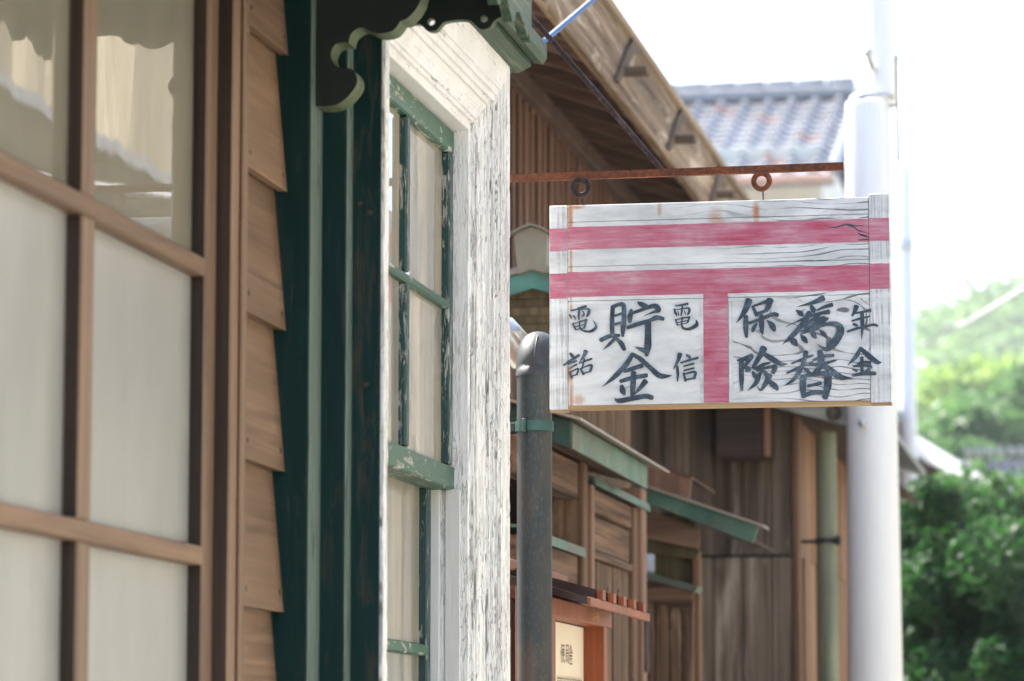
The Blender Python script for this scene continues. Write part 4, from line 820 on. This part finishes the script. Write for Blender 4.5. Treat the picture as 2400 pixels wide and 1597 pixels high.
ev = [(-1.62, 2.905), (-.985, 2.728), (-.985, 2.862), (-1.62, 3.04)]
part('eave_board', MB().prism(ev, lambda a, b, t: (a, t, b), 12.32, 12.36), 'greyboard', H3)
part('roof', MB().prism([(-2.6, 3.32), (-.95, 2.872), (-.95, 2.90), (-2.6, 3.36)], lambda a, b, t: (a, t, b), 12.28, 16.5), 'tile', H3)
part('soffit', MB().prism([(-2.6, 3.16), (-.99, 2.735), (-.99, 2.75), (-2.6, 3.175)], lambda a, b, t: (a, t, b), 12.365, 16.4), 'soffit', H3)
part('eave_knot', blob(onY(1955, 968, 12.315), .03, .012, .03), 'bark', H3)
D2 = thing('rain_pipe', (-1.100, 12.75, 0), 'pale green-grey rain pipe on the corner of the dark plank house', 'drainpipe')
part('pipe', MB().tube([(-1.103, 12.7, 0), (-1.103, 12.7, 2.74)], .0405, 24), M['palepipe'], D2)
k2 = part('clamp', MB().tube([(-1.103, 12.7, 2.322), (-1.103, 12.7, 2.342)], .0435, 24), 'iron', D2)
part('stay', MB().box(-1.20, -1.14, 12.694, 12.706, 2.324, 2.338), 'iron', k2)
part('lug', MB().box(-1.066, -1.045, 12.65, 12.70, 2.316, 2.348, .003), 'iron', k2)

# ------------------------------------------------------------------ utility poles
UP = thing('utility_pole', (-.90, 12.35, 0), 'thick white utility pole directly behind the right end of the sign', 'pole')
def lathe(cx, cy, pr, n=32):
    m = MB(); vs_ = [(cx+r*math.cos(2*math.pi*k/n), cy+r*math.sin(2*math.pi*k/n), z) for r, z in pr for k in range(n)]
    return m.add(vs_, [(i*n+k, i*n+(k+1) % n, (i+1)*n+(k+1) % n, (i+1)*n+k) for i in range(len(pr)-1) for k in range(n)], True)
part('sleeve', lathe(-.898, 12.3, [(.100, 0), (.098, 1.8), (.0830, 3.90), (.080, 3.915), (0, 3.916)]), 'polewhite', UP)
part('shaft', lathe(-.846, 12.3, [(.052, 3.90), (.050, 5.2), (.048, 8.0), (0, 8.0)]), 'polewhite', UP)
part('strap', lathe(-.882, 12.3, [(.0835, 3.918), (.0855, 3.92), (.0855, 3.936), (.0835, 3.938)]), 'steel', UP)
st = part('step_bolt', MB().tube([(-.868, 12.26, 4.018), (-.878, 12.23, 4.04), (-.888, 12.215, 4.07)], [.011, .010, .010], 10), 'steel', UP)
part('bolt_head', blob((-.890, 12.21, 4.085), .017, .015, .018), 'steel', st)
part('bolt_head', blob((-.925, 12.198, 2.725), .016, .018, .016), 'steel', UP)
part('conduit', MB().tube([(-.793, 12.34, 3.70), (-.793, 12.34, 4.10)], .006, 8), 'iron', UP)
P2 = thing('utility_pole', (-1.63, 26, 0), 'slimmer pale grey pole further off, just right of the thick white pole', 'pole')
part('shaft', lathe(-1.625, 26, [(.085, 0), (.066, 4), (.058, 6.0), (.030, 6.05), (.028, 6.85), (0, 6.85)]), 'polegrey', P2)
part('band', lathe(-1.625, 26, [(.066, 5.38), (.070, 5.39), (.070, 5.45), (.066, 5.46)]), 'steel', P2)
for nm, a, b, lab in [('overhead_wire', onY(2190, 790, 40), onY(2420, 665, 22), 'pale blurred overhead wire rising to the right in front of the hill'),
                      ('overhead_wire', onY(1930, -30, 30), onY(1962, 190, 36), 'faint thin wire in the white sky above the tiled roof')]:
    o = part(nm, MB().tube([a-(b-a)*.3, a, (a+b)/2-Vector((0, 0, .03)), b, b+(b-a)*.8], .016 if 'hill' in lab else .008, 8), 'cable'); setp(o, lab, 'wire')

# ------------------------------------------------------------------ far two-storey house with a tiled roof
TH = thing('tiled_house', (-5.2, 39, 0), 'two-storey plaster house with grey glazed tile roof against the white sky', 'building')
boxpart('wall', (-9.0, -3.05, 35.0, 43.5, 0, 7.85), 'plaster', TH, 0)
E0, E1 = Vector((0, 34.3, 7.42)), Vector((0, 38.0, 8.93))
sd_ = (E1-E0).normalized(); nrm = Vector((0, -sd_.z, sd_.y))
rfm = MB().add([(-9.3, E0.y, E0.z), (-2.86, E0.y, E0.z), (-2.86, E1.y, E1.z), (-9.3, E1.y, E1.z), (-9.3, E0.y, E0.z-.12), (-2.86, E0.y, E0.z-.12), (-2.86, E1.y, E1.z-.12), (-9.3, E1.y, E1.z-.12)],
                [(0, 1, 2, 3), (4, 7, 6, 5), (0, 4, 5, 1), (1, 5, 6, 2), (2, 6, 7, 3), (3, 7, 4, 0)])
roof = part('roof', rfm, 'tile', TH)
part('roof_back', MB().prism([(38.0, 8.93), (43.9, 7.2), (43.9, 7.1), (38.0, 8.80)], lambda a, b, t: (t, a, b), -9.3, -2.86), 'tile', TH)
part('gutter', MB().box(-9.3, -2.85, 34.18, 34.30, 7.33, 7.42, .02), M['gutterpink'], TH)
def tile_mesh():
    m = MB(); n = 12; wd, ln = .272, .31; vs_ = []
    for j, (s_, h) in enumerate(((0, .040), (ln, .010))):
        for i in range(n+1):
            t = i/n; x = (t-.5)*wd; hh = .045*math.sin(math.pi*min(1, t/.42))**1.0 if t < .42 else -.022*math.sin(math.pi*(t-.42)/.58)
            p = Vector((x, 0, 0))+sd_*s_+nrm*(hh+h); vs_.append(p)
    lowf = [v-nrm*.03 for v in vs_[:n+1]]
    m.add(vs_, [(i, i+1, n+2+i, n+1+i) for i in range(n)], True); m.add(vs_[:n+1]+lowf, [(i, n+1+i, n+2+i, i+1) for i in range(n)]); return m
tm = tile_mesh().mesh('roof_tile'); tm.materials.append(M['tile']); tm2 = tm.copy(); tm2.materials.clear(); tm2.materials.append(M['tilered'])
slope_len = (E1-E0).length
def put(mesh, name, parent, loc):
    o = bpy.data.objects.new(name, mesh); C.objects.link(o); o.parent = parent; o.location = Vector(loc)-wloc(parent); WORLD[o.name] = Vector(loc); return o
for c_ in range(9):
    for r_ in range(int(slope_len/.27)):
        p = E0+sd_*(r_*.27-.03)+nrm*.005
        o = put(tm2 if random.random() < .04 else tm, 'roof_tile', roof, (-3.0-c_*.268, p.y, p.z)); o.rotation_euler = (random.uniform(-.01, .01), random.uniform(-.012, .012), 0)
part('ridge', MB().prism([(37.86, 8.92), (37.86, 9.02), (37.93, 9.08), (38.07, 9.08), (38.14, 9.02), (38.14, 8.92)], lambda a, b, t: (t, a, b), -9.3, -2.90), 'tile', TH)
for k in range(8): part('ridge_tile', MB().tube([(-2.92-k*.34, 38, 9.09), (-3.24-k*.34, 38, 9.085)], [.085, .075], 12), 'tile', TH)
for k in range(12):
    p = E0+sd_*(k*.33)+nrm*.06; part('verge_tile', MB().tube([p+Vector((-2.86, 0, .0)), p+sd_*.33+Vector((-2.86, 0, 0))], [.075, .062], 12), 'tile', TH)

# ------------------------------------------------------------------ low tiled buildings at the right
LR = thing('low_house', (-.6, 42.5, 0), 'low house with a row of round eave tile ends behind the bushes at right', 'building')
boxpart('wall', (-1.85, 2.5, 39.3, 42.6, 0, 4.2), 'plaster', LR, 0)
part('roof', MB().prism([(38.9, 4.15), (40.9, 5.02), (43.0, 4.15), (43.0, 4.05), (40.9, 4.9), (38.9, 4.05)], lambda a, b, t: (t, a, b), -2.0, 2.8), 'tile', LR)
for k in range(8):
    part('eave_tile', MB().tube([(-1.83+k*.125, 40.55, 5.11), (-1.83+k*.125, 40.95, 5.12)], .05, 14), M['tilelight'], LR)
SR = thing('shed_roof', (-1.9, 28, 0), 'bright sunlit sloping tin roof edge just above the dark bush', 'shed')
part('wall', MB().prism([(-1.75, 0), (-.85, 0), (-.85, 3.40), (-1.75, 3.93)], lambda a, b, t: (a, t, b), 26.7, 29), 'gatewood', SR)
sA, sB = onY(2120, 1003, 26.5), onY(2325, 1128, 26.5); dn = Vector((0, -.28, -.155))
part('roof_sheet', MB().add([sA, sB, sB+dn, sA+dn]+[p-Vector((0, 0, .02)) for p in (sA, sB, sB+dn, sA+dn)], [(0, 3, 2, 1), (4, 5, 6, 7), (0, 1, 5, 4), (1, 2, 6, 5), (2, 3, 7, 6), (3, 0, 4, 7)]), M['tin'], SR)
BH = thing('corner_house', (-3.0, 27, 0), 'sliver of a brown house with grey tiles between the two poles', 'building')
boxpart('wall', (-4.5, -1.84, 24, 30, 0, 4.1), 'wall2', BH, 0)
part('roof', MB().prism([(-4.8, 4.9), (-1.70, 4.05), (-1.70, 4.16), (-4.8, 5.05)], lambda a, b, t: (a, t, b), 23.7, 30.2), 'tile', BH)
boxpart('corner_board', (-1.84, -1.76, 23.98, 24.06, 0, 3.95), 'brown_v', BH, .004)

# ------------------------------------------------------------------ plants and hill
def leaves(n, centers, radii, size, squash=.8, tone_top=.5):
    """diamond leaves spread through clumps"""
    k = rng.integers(0, len(centers), n); Cn = np.array(centers)[k]; Rd = np.array(radii)[k][:, None]
    d = rng.normal(size=(n, 3)); d /= np.linalg.norm(d, axis=1)[:, None]
    r = rng.random((n, 1))**.45
    P = Cn+d*r*Rd*np.array([1, 1, squash])
    a = rng.normal(size=(n, 3)); a[:, 2] -= .4; a /= np.linalg.norm(a, axis=1)[:, None]
    nn = d*.6+rng.normal(size=(n, 3))*.6+np.array([0, 0, .5]); b = np.cross(nn, a); b /= np.linalg.norm(b, axis=1)[:, None]
    s_ = size*(.6+.8*rng.random((n, 1))); tip = np.cross(a, b)*.15
    V = np.stack([P-a*s_*.5, P+b*s_*.26+tip*s_, P+a*s_*.5, P-b*s_*.26+tip*s_], 1).reshape(-1, 3)
    tone = np.clip(rng.normal(.45, .28, n)+(noise_tone(P)), 0, 1)
    return V, tone
def noise_tone(P): return np.array([noise.noise(Vector(p)*1.3)*.45 for p in P])
def leafobj(name, V, tone, mat, parent=None, kind=None):
    n = len(V)//4; c = V.mean(0); me = bpy.data.meshes.new(name)
    me.vertices.add(n*4); me.vertices.foreach_set('co', (V-c).ravel()); me.loops.add(n*4); me.loops.foreach_set('vertex_index', np.arange(n*4))
    me.polygons.add(n); me.polygons.foreach_set('loop_start', np.arange(n)*4); me.update(calc_edges=True); me.validate()
    at = me.attributes.new('tone', 'FLOAT', 'FACE'); at.data.foreach_set('value', tone)
    me.materials.append(M[mat]); o = bpy.data.objects.new(name, me); C.objects.link(o)
    if parent: o.parent = parent; o.location = Vector(c)-wloc(parent)
    else: o.location = c
    if kind: o['kind'] = kind
    return o
def tree(name, base, clumps, n, size, mat, label, cat, trunk_r=.08, group=None):
    t = thing(name, base, label, cat, group); top = max(c[2] for c, r in clumps)
    V, tn = leaves(n, [c for c, r in clumps], [r for c, r in clumps], size); leafobj('foliage' if cat == 'bush' else 'crown', V, tn, mat, t)
    tr = MB(); bx, by = base[0], base[1]
    tr.tube([(bx, by, 0), (bx+.05, by, top*.4), (bx, by+.05, top*.8)], [trunk_r, trunk_r*.7, trunk_r*.3], 10)
    for c, r in clumps[::2]: tr.tube([(bx+.03, by, top*.3), ((bx+c[0])/2, (by+c[1])/2, (top*.4+c[2])/2), c], [trunk_r*.5, trunk_r*.35, trunk_r*.12], 7)
    part('stem' if cat == 'bush' else 'trunk', tr, 'bark', t); return t
def cl(cx, cy, cz, spread, n, r0, r1):
    return [((cx+random.gauss(0, spread[0]), cy+random.gauss(0, spread[1]), max(.3, cz+random.gauss(0, spread[2]))), random.uniform(r0, r1)) for _ in range(n)]
def hedge(x0, x1, y, z0, z1, r0, r1, nx, nz):
    out = []
    for a in range(nx):
        for b in range(nz):
            out.append(((x0+(x1-x0)*(a+.5)/nx+random.gauss(0, .07), y+random.gauss(0, .22), z0+(z1-z0)*(b+.5)/nz+random.gauss(0, .09)), random.uniform(r0, r1)))
    return out
tree('camellia_bush', (-.95, 19.2, 0), hedge(-1.25, -.62, 19.2, .3, 2.95, .16, .34, 4, 9), 30000, .07, 'leaf_dark', 'dark glossy evergreen bush right beside the grey pole', 'bush', .05, 'bushes at the bend')
tree('camellia_bush', (-.35, 18.6, 0), hedge(-.75, .1, 18.6, .3, 2.72, .17, .36, 5, 8), 38000, .07, 'leaf_dark', 'larger dark green bush filling the lower right corner', 'bush', .05, 'bushes at the bend')
tree('camellia_bush', (.35, 20.5, 0), hedge(-.1, .6, 20.5, .3, 2.9, .2, .4, 4, 7), 14000, .075, 'leaf_dark', 'dark bush cut by the right edge, behind the larger one', 'bush', .05, 'bushes at the bend')
tree('laurel_bush', (-.75, 22.5, 0), hedge(-1.3, -.1, 22.5, 1.2, 3.18, .18, .36, 7, 6), 26000, .08, 'leaf_mid', 'lighter green bush top below the sunlit tin roof', 'bush', .05, 'bushes at the bend')
tree('broadleaf_tree', (-3.2, 58, 0), cl(-2.9, 58, 6.0, (.75, .8, .8), 20, .7, 1.1), 20000, .26, 'leaf_mid', 'rounded mid-green tree just right of the poles above the tin roof', 'tree', .2)
tree('broadleaf_tree', (-1.5, 62, 0), cl(-1.6, 62, 5.9, (.9, .8, .8), 18, .7, 1.0), 16000, .26, 'leaf_mid', 'lower mid-green tree behind the round tile ends', 'tree', .2)
tree('broadleaf_tree', (.6, 66, 0), cl(.3, 66, 6.4, (.8, .8, .6), 12, .7, 1.0), 8000, .26, 'fern', 'yellow-green tree at the right edge above the low house', 'tree', .2)
tree('broadleaf_tree', (-4.2, 92, 0), cl(-4.1, 92, 9.9, (1.2, 1, .7), 12, 1.0, 1.5), 9000, .4, 'fern', 'bright yellow-green tree on the slope behind the rounded tree', 'tree', .25)
tree('broadleaf_tree', (-2.0, 98, 0), cl(-2.2, 98, 9.4, (1.3, 1, .7), 12, 1.0, 1.6), 9000, .4, 'fern', 'second yellow-green tree on the slope, right of its neighbour', 'tree', .25)
# hillside
hv, hf = [], []; nx_, ny_ = 70, 40
def hz(x, y): 
    t = max(0, (y-105)/110.); return min(1, t)**1.1*(26.0+2.0*math.sin((x+7)*.25+1.3)+3*noise.noise((x*.06, y*.05, 1))) - .5
for j in range(ny_):
    for i in range(nx_): x = -120+i*240/(nx_-1); y = 100+j*200/(ny_-1); hv.append((x, y, hz(x, y)))
for j in range(ny_-1):
    for i in range(nx_-1): hf.append((j*nx_+i, j*nx_+i+1, (j+1)*nx_+i+1, (j+1)*nx_+i))
structure('hill', MB().add(hv, hf, True), 'soil')
ct, rd = [], []
for _ in range(2400):
    y = random.uniform(108, 235); x = random.uniform(-42, 24); r_ = random.uniform(1.4, 3.2); ct.append((x, y, hz(x, y)+r_*.75)); rd.append(r_)
V, tn = leaves(240000, ct, rd, .85); fo = leafobj('hillside_wood', V, tn, 'leaf_far', None, 'stuff'); setp(fo, 'hazy wooded hillside under the white sky at right', 'woodland')
hb = thing('hill_house', (-9.6, 186, hz(-9.6, 186)), 'long pale roof of a building among the trees on the hill', 'building')
zt = onY(2290, 838, 186).z
boxpart('wall', (-11.6, -8.0, 186, 190, zt-4, zt-.4), 'plaster', hb, 0)
part('roof', MB().prism([(185.5, zt-.5), (188, zt+.6), (190.5, zt-.5), (188, zt+.3)], lambda a, b, t: (t, a, b), -12.0, -7.6), M['tin'], hb)

# ------------------------------------------------------------------ houses across the street (seen only in the glass)
def opposite(name, y0, y1, label, xf=2.9, z1=3.0, z2=6.4, low='plaster'):
    h = thing(name, (xf+2, (y0+y1)/2, 0), label, 'building', 'houses across the street')
    boxpart('wall', (xf, xf+4.5, y0, y1, 0, z1), low, h, 0); boxpart('upper_wall', (xf+.06, xf+4.5, y0, y1, z1+.001, z2), 'plaster', h, 0)
    part('pent_roof', MB().prism([(xf-.45, z1-.02), (xf-.45, z1+.05), (xf+.1, z1+.33), (xf+.1, z1+.25)], lambda a, b, t: (a, t, b), y0-.1, y1+.1), 'tile', h)
    y = y0
    while y < y1-.05:
        wd = random.uniform(.28, .4); boxpart('board', (xf+.02, xf+.0595, y, min(y+wd-.008, y1), z1+.3, z2), M['sunplank'], h, 0); y += wd
    part('roof', MB().prism([(xf-.6, z2-.1), (xf-.6, z2), (xf+2.3, z2+1.3), (xf+5.2, z2), (xf+5.2, z2-.1), (xf+2.3, z2+1.15)], lambda a, b, t: (a, t, b), y0-.3, y1+.3), 'tile', h)
    return h
opposite('opposite_house', 0.5, 9.5, 'plank-fronted house across the street, facing the old building', z1=2.7, z2=5.6)
opposite('opposite_house', 12.5, 24.0, 'plank-fronted house across the street, its boards mirrored in the door glass', z1=4.7, z2=7.6, low='greyboard')

# ------------------------------------------------------------------ summer haze over the valley
hm = bpy.data.materials.new('summer_haze'); hm.use_nodes = True; ht = hm.node_tree
for n_ in list(ht.nodes):
    if n_.type == 'BSDF_PRINCIPLED': ht.nodes.remove(n_)
pv = ht.nodes.new('ShaderNodeVolumePrincipled'); pv.inputs['Color'].default_value = (.95, .97, 1, 1); pv.inputs['Density'].default_value = .0010
ht.links.new(pv.outputs[0], ht.nodes['Material Output'].inputs['Volume'])
hz_ = part('haze', MB().box(-310, 310, -70, 910, -1.4, 60), hm); hz_['kind'] = 'stuff'
